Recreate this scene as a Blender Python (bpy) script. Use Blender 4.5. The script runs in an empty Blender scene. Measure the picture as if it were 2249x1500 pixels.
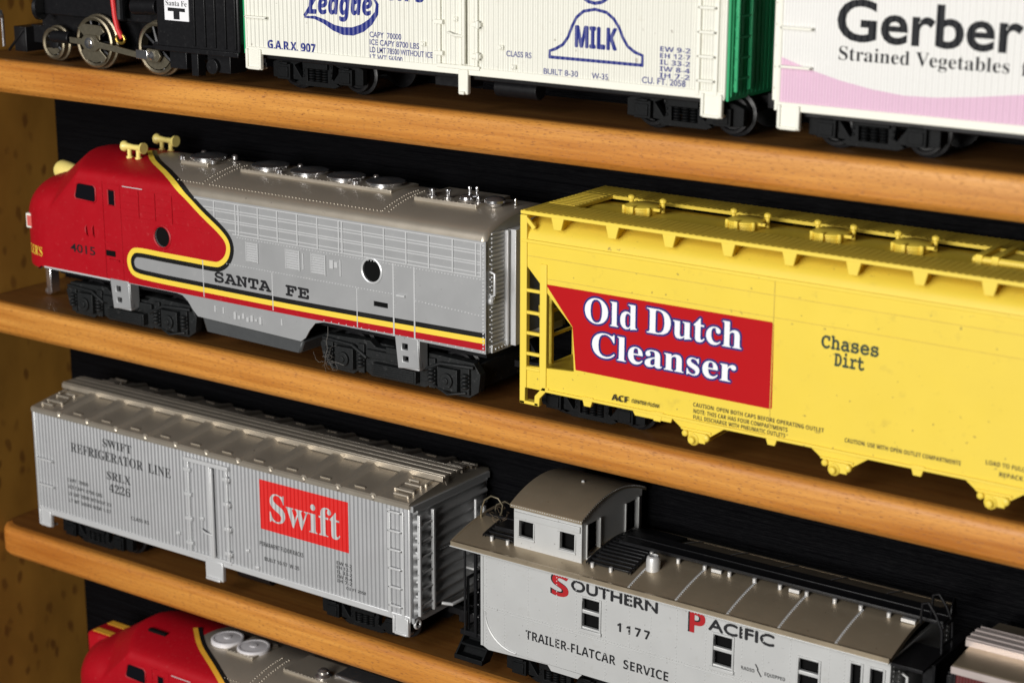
# Model trains on a display shelf.  All building coordinates are millimetres, scaled to metres when a mesh is made.
import bpy, bmesh, math, random
from mathutils import Vector, Matrix
from mathutils.geometry import tessellate_polygon
from mathutils.bvhtree import BVHTree
random.seed(7)
MM = 0.001
PI = math.pi
scene = bpy.context.scene
col = scene.collection

# ------------------------------------------------------------------ materials
def material(name, color, rough=0.5, metal=0.0, vary=0.10, vscale=0.12, bump=0.0, bscale=2.0, rib=None, ribd=0.16,
             speck=None, speck_amt=0.0, speck_scale=1.2, spec=0.5, coat=0.0, grit=None, grit_amt=.6, grit_scale=.9):
    m = bpy.data.materials.new(name); m.use_nodes = True
    nt = m.node_tree; N = nt.nodes; Lk = nt.links
    b = N['Principled BSDF']
    b.inputs['Roughness'].default_value = rough
    b.inputs['Metallic'].default_value = metal
    b.inputs['Specular IOR Level'].default_value = spec
    b.inputs['Coat Weight'].default_value = coat
    tc = N.new('ShaderNodeTexCoord'); mp = N.new('ShaderNodeMapping'); mp.inputs['Scale'].default_value = (1000, 1000, 1000)
    Lk.new(tc.outputs['Object'], mp.inputs['Vector'])
    n1 = N.new('ShaderNodeTexNoise'); n1.inputs['Scale'].default_value = vscale; n1.inputs['Detail'].default_value = 6; n1.inputs['Roughness'].default_value = .65
    Lk.new(mp.outputs['Vector'], n1.inputs['Vector'])
    ramp = N.new('ShaderNodeMix'); ramp.data_type = 'RGBA'
    c = Vector(color)
    ramp.inputs['A'].default_value = (*(c * (1 - vary)), 1); ramp.inputs['B'].default_value = (*[min(1, x * (1 + vary)) for x in c], 1)
    Lk.new(n1.outputs['Fac'], ramp.inputs['Factor'])
    out = ramp.outputs['Result']
    if speck:
        n2 = N.new('ShaderNodeTexNoise'); n2.inputs['Scale'].default_value = speck_scale; n2.inputs['Detail'].default_value = 4; n2.inputs['Roughness'].default_value = .7
        Lk.new(mp.outputs['Vector'], n2.inputs['Vector'])
        mr = N.new('ShaderNodeMapRange'); mr.inputs['From Min'].default_value = .60; mr.inputs['From Max'].default_value = .74; mr.inputs['To Max'].default_value = speck_amt
        Lk.new(n2.outputs['Fac'], mr.inputs['Value'])
        mx = N.new('ShaderNodeMix'); mx.data_type = 'RGBA'; mx.inputs['B'].default_value = (*speck, 1)
        Lk.new(mr.outputs['Result'], mx.inputs['Factor']); Lk.new(out, mx.inputs['A']); out = mx.outputs['Result']
    if grit:
        n5 = N.new('ShaderNodeTexNoise'); n5.inputs['Scale'].default_value = grit_scale; n5.inputs['Detail'].default_value = 1.5; n5.inputs['Roughness'].default_value = .45
        Lk.new(mp.outputs['Vector'], n5.inputs['Vector'])
        m5 = N.new('ShaderNodeMapRange'); m5.inputs['From Min'].default_value = .735; m5.inputs['From Max'].default_value = .78; m5.inputs['To Max'].default_value = grit_amt
        Lk.new(n5.outputs['Fac'], m5.inputs['Value'])
        x5 = N.new('ShaderNodeMix'); x5.data_type = 'RGBA'; x5.inputs['B'].default_value = (*grit, 1)
        Lk.new(m5.outputs['Result'], x5.inputs['Factor']); Lk.new(out, x5.inputs['A']); out = x5.outputs['Result']
    Lk.new(out, b.inputs['Base Color'])
    n3 = N.new('ShaderNodeTexNoise'); n3.inputs['Scale'].default_value = vscale * 3.1; n3.inputs['Detail'].default_value = 5
    Lk.new(mp.outputs['Vector'], n3.inputs['Vector'])
    rr = N.new('ShaderNodeMapRange'); rr.inputs['To Min'].default_value = max(.03, rough - .09); rr.inputs['To Max'].default_value = min(1, rough + .09)
    Lk.new(n3.outputs['Fac'], rr.inputs['Value']); Lk.new(rr.outputs['Result'], b.inputs['Roughness'])
    nrm = None
    if bump:
        n4 = N.new('ShaderNodeTexNoise'); n4.inputs['Scale'].default_value = bscale; n4.inputs['Detail'].default_value = 4
        Lk.new(mp.outputs['Vector'], n4.inputs['Vector'])
        bp = N.new('ShaderNodeBump'); bp.inputs['Distance'].default_value = bump * MM; bp.inputs['Strength'].default_value = 1
        Lk.new(n4.outputs['Fac'], bp.inputs['Height']); nrm = bp.outputs['Normal']
    if rib:
        sx = N.new('ShaderNodeSeparateXYZ'); Lk.new(mp.outputs['Vector'], sx.inputs[0])
        mu = N.new('ShaderNodeMath'); mu.operation = 'MULTIPLY'; mu.inputs[1].default_value = 2 * PI / rib; Lk.new(sx.outputs['X'], mu.inputs[0])
        sn = N.new('ShaderNodeMath'); sn.operation = 'SINE'; Lk.new(mu.outputs[0], sn.inputs[0])
        bp = N.new('ShaderNodeBump'); bp.inputs['Distance'].default_value = ribd * MM; bp.inputs['Strength'].default_value = 1
        Lk.new(sn.outputs[0], bp.inputs['Height'])
        if nrm: Lk.new(nrm, bp.inputs['Normal'])
        nrm = bp.outputs['Normal']
    if nrm: Lk.new(nrm, b.inputs['Normal'])
    return m

def wood_shelf(name='beech_lipping', k=1.0):
    m = bpy.data.materials.new(name); m.use_nodes = True
    nt = m.node_tree; N = nt.nodes; Lk = nt.links; b = N['Principled BSDF']
    tc = N.new('ShaderNodeTexCoord')
    def noise(sc, scale, det=5, rgh=.6):
        mp = N.new('ShaderNodeMapping'); mp.inputs['Scale'].default_value = tuple(1000 * s for s in sc); Lk.new(tc.outputs['Object'], mp.inputs['Vector'])
        n = N.new('ShaderNodeTexNoise'); n.inputs['Scale'].default_value = scale; n.inputs['Detail'].default_value = det; n.inputs['Roughness'].default_value = rgh
        Lk.new(mp.outputs['Vector'], n.inputs['Vector']); return n
    g = noise((.014, .42, .42), 1.0, 8, .65); f = noise((.62, 3.6, 3.6), 1.0, 3, .55); w = noise((.006, .05, .05), 1.0, 3)
    cr = N.new('ShaderNodeValToRGB'); e = cr.color_ramp.elements
    e[0].position = .36; e[0].color = (.43 * k, .155 * k, .019 * k, 1); e[1].position = .64; e[1].color = (.64 * k, .285 * k, .054 * k, 1)
    Lk.new(g.outputs['Fac'], cr.inputs['Fac'])
    m2 = N.new('ShaderNodeMix'); m2.data_type = 'RGBA'; m2.blend_type = 'MULTIPLY'; m2.inputs['B'].default_value = (.86, .72, .60, 1)
    mr0 = N.new('ShaderNodeMapRange'); mr0.inputs['From Min'].default_value = .45; mr0.inputs['From Max'].default_value = .7
    Lk.new(w.outputs['Fac'], mr0.inputs['Value']); Lk.new(mr0.outputs['Result'], m2.inputs['Factor']); Lk.new(cr.outputs['Color'], m2.inputs['A'])
    mr = N.new('ShaderNodeMapRange'); mr.inputs['From Min'].default_value = .565; mr.inputs['From Max'].default_value = .68; mr.inputs['To Max'].default_value = .75
    Lk.new(f.outputs['Fac'], mr.inputs['Value'])
    mx = N.new('ShaderNodeMix'); mx.data_type = 'RGBA'; mx.inputs['B'].default_value = (.22 * k, .070 * k, .013 * k, 1)
    Lk.new(mr.outputs['Result'], mx.inputs['Factor']); Lk.new(m2.outputs['Result'], mx.inputs['A']); Lk.new(mx.outputs['Result'], b.inputs['Base Color'])
    b.inputs['Roughness'].default_value = .5; b.inputs['Coat Weight'].default_value = .06; b.inputs['Coat Roughness'].default_value = .3
    bp = N.new('ShaderNodeBump'); bp.inputs['Distance'].default_value = .00006; bp.inputs['Strength'].default_value = .7; bp.invert = True
    Lk.new(mr.outputs['Result'], bp.inputs['Height']); Lk.new(bp.outputs['Normal'], b.inputs['Normal'])
    return m

def wood_panel():
    m = bpy.data.materials.new('flecked_side_wood'); m.use_nodes = True
    nt = m.node_tree; N = nt.nodes; Lk = nt.links; b = N['Principled BSDF']
    tc = N.new('ShaderNodeTexCoord')
    mp = N.new('ShaderNodeMapping'); mp.inputs['Scale'].default_value = (1000, 1000, 620); Lk.new(tc.outputs['Object'], mp.inputs['Vector'])
    n0 = N.new('ShaderNodeTexNoise'); n0.inputs['Scale'].default_value = .25; n0.inputs['Detail'].default_value = 3; Lk.new(mp.outputs['Vector'], n0.inputs['Vector'])
    ad = N.new('ShaderNodeVectorMath'); ad.operation = 'MULTIPLY_ADD'; ad.inputs[1].default_value = (3.0, 3.0, 3.0)
    Lk.new(n0.outputs['Color'], ad.inputs[0]); Lk.new(mp.outputs['Vector'], ad.inputs[2])
    vo = N.new('ShaderNodeTexVoronoi'); vo.inputs['Scale'].default_value = .23; Lk.new(ad.outputs[0], vo.inputs['Vector'])
    mr = N.new('ShaderNodeMapRange'); mr.inputs['From Min'].default_value = .18; mr.inputs['From Max'].default_value = .36; mr.inputs['To Min'].default_value = .62; mr.inputs['To Max'].default_value = 0
    Lk.new(vo.outputs['Distance'], mr.inputs['Value'])
    sep = N.new('ShaderNodeSeparateColor'); Lk.new(vo.outputs['Color'], sep.inputs[0])
    mm = N.new('ShaderNodeMath'); mm.operation = 'MULTIPLY'; Lk.new(mr.outputs['Result'], mm.inputs[0]); Lk.new(sep.outputs[0], mm.inputs[1])
    n1 = N.new('ShaderNodeTexNoise'); n1.inputs['Scale'].default_value = .06; n1.inputs['Detail'].default_value = 6; Lk.new(mp.outputs['Vector'], n1.inputs['Vector'])
    cr = N.new('ShaderNodeValToRGB'); e = cr.color_ramp.elements
    e[0].position = .3; e[0].color = (.24, .112, .015, 1); e[1].position = .7; e[1].color = (.36, .175, .026, 1)
    Lk.new(n1.outputs['Fac'], cr.inputs['Fac'])
    mx = N.new('ShaderNodeMix'); mx.data_type = 'RGBA'; mx.inputs['B'].default_value = (.07, .015, .003, 1)
    Lk.new(mm.outputs[0], mx.inputs['Factor']); Lk.new(cr.outputs['Color'], mx.inputs['A']); Lk.new(mx.outputs['Result'], b.inputs['Base Color'])
    b.inputs['Roughness'].default_value = .55
    return m

def ribbed_black():
    m = bpy.data.materials.new('black_ribbed_backing'); m.use_nodes = True
    nt = m.node_tree; N = nt.nodes; Lk = nt.links; b = N['Principled BSDF']
    b.inputs['Base Color'].default_value = (.0012, .0012, .0019, 1); b.inputs['Roughness'].default_value = .6; b.inputs['Specular IOR Level'].default_value = .07
    tc = N.new('ShaderNodeTexCoord'); mp = N.new('ShaderNodeMapping'); mp.inputs['Scale'].default_value = (25, 1000, 1000); Lk.new(tc.outputs['Object'], mp.inputs['Vector'])
    n = N.new('ShaderNodeTexNoise'); n.inputs['Scale'].default_value = .8; n.inputs['Detail'].default_value = 5; n.inputs['Roughness'].default_value = .6; Lk.new(mp.outputs['Vector'], n.inputs['Vector'])
    bp = N.new('ShaderNodeBump'); bp.inputs['Distance'].default_value = .0012; bp.inputs['Strength'].default_value = 1
    Lk.new(n.outputs['Fac'], bp.inputs['Height']); Lk.new(bp.outputs['Normal'], b.inputs['Normal'])
    return m

RIB = 1.36
M = {}
M['shelf'] = wood_shelf(); M['shelf_board'] = wood_shelf('dark_wood_board', .30); M['panel'] = wood_panel(); M['backing'] = ribbed_black()  # board behind the lipping: same wood at a darker tone
SIL = (.56, .57, .575)
M['silver'] = material('silver_paint', (.39, .395, .40), .46, .38, .06, .05, bump=.02, bscale=4, speck=(.55, .55, .53), speck_amt=.3, speck_scale=.5, grit=(.12, .10, .08), grit_amt=.5, grit_scale=1.1)
M['silver_roof'] = material('silver_roof_tinted_reflection', (.50, .445, .365), .40, .68, .08, .06, bump=.015, bscale=3, grit=(.16, .13, .10), grit_amt=.5, grit_scale=.8)  # brown shelf reflection put into the roof's silver base colour
M['silver_rib'] = material('silver_paint_scribed', (.46, .465, .475), .48, .40, .05, .05, rib=RIB, ribd=.15)
M['matt_silver'] = material('matt_silver_casting', (.60, .60, .60), .45, .45, .05)
M['chrome'] = material('bright_silver', (.78, .78, .80), .20, .95, .04)
M['silver_trim'] = material('silver_trim_painted_glint', (.62, .625, .63), .34, .30, .05)  # lighter than the body so ribs and rivets get their glint by colour
M['cab_silver'] = material('pale_silver_paint', (.52, .525, .52), .48, .28, .06, .05, bump=.012, bscale=5, speck=(.42, .41, .38), speck_amt=.35, speck_scale=.4, grit=(.14, .13, .12), grit_amt=.55, grit_scale=1.2)
M['cab_roof'] = material('warm_roof_tinted_reflection', (.48, .395, .28), .40, .74, .10, .08, bump=.01, bscale=4, speck=(.60, .54, .44), speck_amt=.25, speck_scale=.5, grit=(.16, .12, .08), grit_amt=.4, grit_scale=.9)  # warm base colour carries the brown shelf mirrored in the silver
M['red'] = material('red_paint', (.37, .0025, .009), .5, 0, .10, .08, bump=.02, bscale=3, speck=(.50, .09, .09), speck_amt=.30, speck_scale=1.0, spec=.3)
M['red_panel'] = material('red_panel_ink', (.42, .006, .009), .7, 0, .05, .06, spec=.12)
M['red_rib'] = material('red_ink_scribed', (.66, .018, .016), .5, 0, .05, rib=RIB, ribd=.15, spec=.3)
M['stripe_red'] = material('stripe_red', (.52, .03, .02), .45, 0, .12, .2, speck=(.6, .45, .4), speck_amt=.5, speck_scale=1.5)
M['stripe_yellow'] = material('stripe_yellow', (.80, .58, .06), .45, 0, .06)
M['stripe_black'] = material('stripe_black', (.008, .008, .008), .4, 0, .06)
M['horn'] = material('cream_plastic', (.80, .66, .20), .38, 0, .06)
M['yellow'] = material('yellow_plastic', (.765, .570, .062), .45, 0, .06, .05, bump=.015, bscale=2, speck=(.50, .37, .06), speck_amt=.35, speck_scale=.22, spec=.35, grit=(.16, .12, .05))
M['yellow_trim'] = material('yellow_plastic_trim', (.80, .60, .075), .45, 0, .06, spec=.35, grit=(.22, .16, .05))
M['seam'] = material('yellow_seam_line', (.56, .41, .055), .6, 0, .3, .3)  # seam lines in a slightly darker yellow
M['ink'] = material('black_ink', (.008, .008, .010), .5, 0, .1)
M['ink_rib'] = material('black_ink_scribed', (.014, .014, .016), .5, 0, .1, rib=RIB, ribd=.15)
M['grey_ink_rib'] = material('worn_black_ink_scribed', (.035, .036, .038), .55, .0, .3, .8, rib=RIB, ribd=.15, spec=.2)
M['silver_ink_rib'] = material('silver_ink_scribed', (.62, .62, .62), .45, .4, .05, rib=RIB, ribd=.15)
M['blue_ink_rib'] = material('blue_ink_scribed', (.018, .028, .20), .5, 0, .1, rib=RIB, ribd=.12)
M['navy_ink'] = material('navy_ink', (.018, .02, .15), .6, 0, .1, spec=.2)
M['green_ink'] = material('dark_green_ink', (.02, .04, .018), .5, 0, .1)
M['char_rib'] = material('charcoal_ink_scribed', (.014, .015, .018), .5, 0, .1, rib=RIB, ribd=.12, spec=.2)
M['white_ink'] = material('white_ink', (.80, .80, .82), .5, 0, .03)
M['black'] = material('black_plastic', (.006, .006, .007), .4, 0, .2, .3, speck=(.03, .03, .03), speck_amt=.6, speck_scale=.9, spec=.35)
M['truck'] = material('dusty_black_plastic', (.0035, .004, .0045), .6, 0, .3, .4, bump=.05, bscale=1.6, speck=(.028, .029, .032), speck_amt=.6, speck_scale=.8, spec=.16)
M['diesel_truck'] = material('dusty_grey_black_plastic', (.008, .009, .0095), .55, 0, .3, .4, bump=.06, bscale=1.4, speck=(.09, .09, .09), speck_amt=.75, speck_scale=.7, spec=.35)
M['tank'] = material('dark_grey_plastic', (.055, .058, .06), .5, 0, .2, .2, bump=.04, bscale=1)
M['void'] = material('opening_shade_black', (.004, .004, .004), .9, 0, .05, spec=.1)  # near-black colour stands for the shade inside openings
M['glass'] = material('dark_window', (.006, .006, .008), .12, 0, .05)
M['white_rib'] = material('white_plastic_scribed', (.79, .78, .69), .45, 0, .03, .05, rib=RIB, ribd=.17, speck=(.55, .48, .36), speck_amt=.25, speck_scale=.28, grit=(.20, .16, .12), grit_amt=.5, grit_scale=.7)
M['white'] = material('white_plastic', (.79, .78, .69), .45, 0, .03)
M['white2_rib'] = material('cool_white_scribed', (.80, .79, .76), .45, 0, .03, .05, rib=RIB, ribd=.15)
M['pink_rib'] = material('pink_ink_scribed', (.735, .485, .625), .5, 0, .04, rib=RIB, ribd=.15)
M['green'] = material('green_plastic', (.018, .32, .125), .4, 0, .08)
M['nickel'] = material('worn_nickel', (.34, .29, .20), .34, .92, .2, .5)
M['steel'] = material('dull_steel_rod', (.22, .195, .14), .45, .85, .3, .4)
M['wire'] = material('red_wire', (.62, .03, .03), .4, 0, .05)
M['brass'] = material('brass', (.60, .40, .08), .3, .9, .1)
M['dust'] = material('grey_dust_fibre', (.20, .185, .165), .9, 0, .3)
M['brown_dust'] = material('brown_fibre', (.20, .14, .085), .8, 0, .4, 1.0)

# ------------------------------------------------------------------ mesh building
class MB:
    def __init__(s): s.v = []; s.f = []; s.mi = []; s.cur = 0; s.marks = []
    def mark(s):
        """start a separate piece: obj() makes each piece an object of its own"""
        s.marks.append((len(s.v), len(s.f))); return s
    def add(s, vs, fs):
        o = len(s.v); s.v += [tuple(v) for v in vs]
        for f in fs: s.f.append(tuple(i + o for i in f)); s.mi.append(s.cur)
        return s
    def box(s, x0, x1, y0, y1, z0, z1):
        return s.add([(x0, y0, z0), (x1, y0, z0), (x1, y1, z0), (x0, y1, z0), (x0, y0, z1), (x1, y0, z1), (x1, y1, z1), (x0, y1, z1)],
                     [(0, 3, 2, 1), (4, 5, 6, 7), (0, 1, 5, 4), (1, 2, 6, 5), (2, 3, 7, 6), (3, 0, 4, 7)])
    def plate(s, outer, holes, a0, a1, plane='xz'):
        """flat plate with holes; outline in (x,z) for plane xz (thickness along y), (y,z) for yz (along x), (x,y) for xy (along z)"""
        def P(p, a): return {'xz': (p[0], a, p[1]), 'yz': (a, p[0], p[1]), 'xy': (p[0], p[1], a)}[plane]
        loops = [list(outer)] + [list(h) for h in holes]
        tris = tessellate_polygon([[Vector((p[0], p[1], 0)) for p in l] for l in loops])
        flat = [p for l in loops for p in l]; n = len(flat)
        fs = []
        for t in tris:
            a, b, c = [flat[i] for i in t]
            ar = (b[0] - a[0]) * (c[1] - a[1]) - (b[1] - a[1]) * (c[0] - a[0])
            if abs(ar) < 1e-9: continue
            if ar < 0: t = (t[0], t[2], t[1])
            fs.append(tuple(t)); fs.append(tuple(i + n for i in reversed(t)))
        o = 0
        for l in loops:
            k = len(l)
            for i in range(k):
                j = (i + 1) % k; fs.append((o + i, o + i + n, o + j + n, o + j))
            o += k
        b4 = len(s.f)
        s.add([P(p, a0) for p in flat] + [P(p, a1) for p in flat], fs)
        return s
    def tube(s, pts, r, n=8, closed=False, caps=True):
        pts = [Vector(p) for p in pts]; rs = r if isinstance(r, (list, tuple)) else [r] * len(pts)
        o = len(s.v); k = len(pts); prev = None
        for i, p in enumerate(pts):
            if closed: t = pts[(i + 1) % k] - pts[i - 1]
            else: t = pts[min(i + 1, k - 1)] - pts[max(i - 1, 0)]
            t.normalize()
            if prev is None:
                a = Vector((0, 0, 1)) if abs(t.z) < .9 else Vector((1, 0, 0))
                u = t.cross(a).normalized()
            else:
                u = prev - t * prev.dot(t)
                u = u.normalized() if u.length > 1e-6 else t.orthogonal().normalized()
            prev = u; w = t.cross(u)
            for j in range(n):
                an = 2 * PI * j / n; q = p + (u * math.cos(an) + w * math.sin(an)) * rs[i]; s.v.append(tuple(q))
        m = k if closed else k - 1
        for i in range(m):
            for j in range(n):
                a = o + i * n + j; b = o + i * n + (j + 1) % n; c = o + ((i + 1) % k) * n + (j + 1) % n; d = o + ((i + 1) % k) * n + j
                s.f.append((a, b, c, d)); s.mi.append(s.cur)
        if caps and not closed:
            s.f.append(tuple(o + j for j in reversed(range(n)))); s.mi.append(s.cur)
            s.f.append(tuple(o + (k - 1) * n + j for j in range(n))); s.mi.append(s.cur)
        return s
    def cyl(s, p, q, r, n=20, r2=None): return s.tube([p, q], [r, r if r2 is None else r2], n)
    def lathe(s, base, axis, prof, n=24):
        """prof: list of (radius, distance along axis)"""
        ax = Vector(axis).normalized(); u = ax.orthogonal().normalized(); w = ax.cross(u); o = len(s.v); b = Vector(base)
        for r, d in prof:
            for j in range(n):
                an = 2 * PI * j / n; s.v.append(tuple(b + ax * d + (u * math.cos(an) + w * math.sin(an)) * max(r, 1e-4)))
        for i in range(len(prof) - 1):
            for j in range(n):
                s.f.append((o + i * n + j, o + i * n + (j + 1) % n, o + (i + 1) * n + (j + 1) % n, o + (i + 1) * n + j)); s.mi.append(s.cur)
        s.f.append(tuple(o + j for j in reversed(range(n)))); s.mi.append(s.cur)
        k = (len(prof) - 1) * n
        s.f.append(tuple(o + k + j for j in range(n))); s.mi.append(s.cur)
        return s
    def sphere(s, c, r, n=14, sq=(1, 1, 1)):
        c = Vector(c); rings = n // 2; o = len(s.v)
        for i in range(1, rings):
            th = PI * i / rings
            for j in range(n):
                ph = 2 * PI * j / n
                s.v.append((c.x + r * sq[0] * math.sin(th) * math.cos(ph), c.y + r * sq[1] * math.sin(th) * math.sin(ph), c.z + r * sq[2] * math.cos(th)))
        t = len(s.v); s.v.append((c.x, c.y, c.z + r * sq[2])); s.v.append((c.x, c.y, c.z - r * sq[2]))
        for j in range(n): s.f.append((t, o + j, o + (j + 1) % n)); s.mi.append(s.cur)
        for i in range(rings - 2):
            for j in range(n):
                s.f.append((o + i * n + j, o + (i + 1) * n + j, o + (i + 1) * n + (j + 1) % n, o + i * n + (j + 1) % n)); s.mi.append(s.cur)
        e = o + (rings - 2) * n
        for j in range(n): s.f.append((t + 1, e + (j + 1) % n, e + j)); s.mi.append(s.cur)
        return s
    def rivet(s, p, nrm, r=.24, h=.17):
        nrm = Vector(nrm).normalized(); u = nrm.orthogonal().normalized(); w = nrm.cross(u); p = Vector(p); o = len(s.v)
        for rr, d in ((r, -.02), (r * .75, h * .7)):
            for j in range(6):
                a = PI / 3 * j; s.v.append(tuple(p + (u * math.cos(a) + w * math.sin(a)) * rr + nrm * d))
        s.v.append(tuple(p + nrm * h))
        for j in range(6):
            k = (j + 1) % 6
            s.f.append((o + j, o + k, o + 6 + k, o + 6 + j)); s.mi.append(s.cur)
            s.f.append((o + 6 + j, o + 6 + k, o + 12)); s.mi.append(s.cur)
        return s
    def rivet_line(s, a, b, step, nrm, r=.24, h=.17):
        a = Vector(a); b = Vector(b); k = max(1, int(round((b - a).length / step)))
        for i in range(k + 1): s.rivet(a.lerp(b, i / k), nrm, r, h)
        return s
    def grid(s, rows, closed_v=False):
        o = len(s.v); k = len(rows[0])
        for r in rows: s.v += [tuple(p) for p in r]
        for i in range(len(rows) - 1):
            for j in range(k - 1):
                s.f.append((o + i * k + j, o + (i + 1) * k + j, o + (i + 1) * k + j + 1, o + i * k + j + 1)); s.mi.append(s.cur)
        return s
    def ribbon(s, pts, w, y):
        """flat band of width w along a path in the xz plane"""
        s.mark(); P = [Vector((p[0], p[1])) for p in pts]; ws = w if isinstance(w, (list, tuple)) else [w] * len(P); k = len(P); o = len(s.v)
        for i, p in enumerate(P):
            t = (P[min(i + 1, k - 1)] - P[max(i - 1, 0)]).normalized(); n = Vector((-t.y, t.x)) * ws[i] / 2
            s.v.append((p.x + n.x, y, p.y + n.y)); s.v.append((p.x - n.x, y, p.y - n.y))
        for i in range(k - 1): s.f.append((o + 2 * i, o + 2 * i + 1, o + 2 * i + 3, o + 2 * i + 2)); s.mi.append(s.cur)
        return s

ORG = {}
def thing(name, label, cat, at, group=None):
    o = bpy.data.objects.new(name, None); col.objects.link(o); o.empty_display_size = .01
    o.location = Vector(at) * MM; o['label'] = label; o['category'] = cat
    if group: o['group'] = group
    ORG[o] = Vector(at); return o
def obj(name, mb, mats, parent=None, bevel=None, smooth=32, label=None, recalc=True, raw=False):
    if len(mb.marks) > 1:
        out = None; ends = mb.marks[1:] + [(len(mb.v), len(mb.f))]
        for (a, fa), (b, fb) in zip(mb.marks, ends):
            if fb == fa: continue
            q = MB(); q.v = mb.v[a:b]; q.f = [tuple(i - a for i in f) for f in mb.f[fa:fb]]; q.mi = mb.mi[fa:fb]
            out = obj(name, q, mats, parent, bevel, smooth, label, recalc, raw)
        return out
    org = Vector((0, 0, 0))
    if parent is not None and not raw: org = ORG[parent]
    me = bpy.data.meshes.new(name)
    me.from_pydata([((Vector(v) - org) * MM) for v in mb.v], [], mb.f)
    mats = mats if isinstance(mats, (list, tuple)) else [mats]
    for m in mats: me.materials.append(M[m])
    me.polygons.foreach_set('material_index', mb.mi)
    if recalc:
        bm = bmesh.new(); bm.from_mesh(me); bmesh.ops.recalc_face_normals(bm, faces=bm.faces); bm.to_mesh(me); bm.free()
    me.update()
    if smooth:
        me.polygons.foreach_set('use_smooth', [True] * len(me.polygons)); me.set_sharp_from_angle(angle=math.radians(smooth))
    o = bpy.data.objects.new(name, me); col.objects.link(o)
    if parent is not None:
        o.parent = parent; ORG[o] = org
    if label: o['label'] = label
    if bevel:
        md = o.modifiers.new('bevel', 'BEVEL'); md.width = bevel * MM; md.segments = 2; md.limit_method = 'ANGLE'; md.angle_limit = math.radians(40)
        md.harden_normals = False
    return o
def dup(o, parent, at):
    c = o.copy(); col.objects.link(c); c.parent = parent; c.location = (Vector(at) - ORG[parent]) * MM
    for ch in list(o.children):
        d = ch.copy(); col.objects.link(d); d.parent = c
    return c

# ------------------------------------------------------------------ lettering
STY = {'sans': None, 'serif': (0x1d400, 0x1d41a, 0x1d7ce), 'bold': (0x1d5d4, 0x1d5ee, 0x1d7ec), 'ital': (0x1d63c, 0x1d656, 0x1d7ec), 'slab': (0x1d670, 0x1d68a, 0x1d7f6)}
def styled(t, st):
    if STY[st] is None: return t
    u, l, d = STY[st]; r = ''
    for ch in t:
        if 'A' <= ch <= 'Z': r += chr(u + ord(ch) - 65)
        elif 'a' <= ch <= 'z': r += chr(l + ord(ch) - 97)
        elif '0' <= ch <= '9': r += chr(d + ord(ch) - 48)
        else: r += ch
    return r
_cap = {}
def raw_text(t, st, off=0.0, spacing=1.0):
    c = bpy.data.curves.new('lettering', 'FONT'); c.body = styled(t, st); c.offset = off; c.space_character = spacing; c.resolution_u = 4
    o = bpy.data.objects.new('lettering', c)
    me = bpy.data.meshes.new_from_object(o)
    vs = [(v.co.x, v.co.y) for v in me.vertices]; fs = [tuple(p.vertices) for p in me.polygons]
    bpy.data.objects.remove(o); bpy.data.curves.remove(c); bpy.data.meshes.remove(me)
    return vs, fs
def cap(st):
    if st not in _cap: _cap[st] = max(v[1] for v in raw_text('H', st)[0])
    return _cap[st]
def heavy(mb, t, st, x0, x1, zb, ch, y, w, **k):
    """heavier writing: the same line printed a few times with a hair's shift"""
    a = len(mb.marks)
    for i, (dx, dz) in enumerate(((-w, 0), (w, 0), (0, w), (0, -w), (0, 0))): text(mb, t, st, x0 + dx, (x1 + dx) if x1 else x1, zb + dz, ch, y - i * .006, **k)
    del mb.marks[a + 1:]
def text(mb, t, st, x0, x1, zb, ch, y, off=0.0, spacing=1.0, rot=0.0, shear=0.0, ref=None):
    """writing in the xz plane that faces -y: from x0 to x1, baseline zb, capital height ch"""
    mb.mark(); vs, fs = raw_text(t, st, off, spacing)
    rv = vs if off == 0 else raw_text(t, st, 0.0, spacing)[0]
    a = min(v[0] for v in rv); b = max(v[0] for v in rv)
    sz = ch / cap(st); sx = (x1 - x0) / (b - a) if x1 is not None else sz
    cr, sr = math.cos(rot), math.sin(rot); out = []
    for vx, vz in vs:
        px = (vx - a) * sx + shear * vz * sz; pz = vz * sz
        out.append((x0 + px * cr - pz * sr, y, zb + px * sr + pz * cr))
    return mb.add(out, fs)

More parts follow.
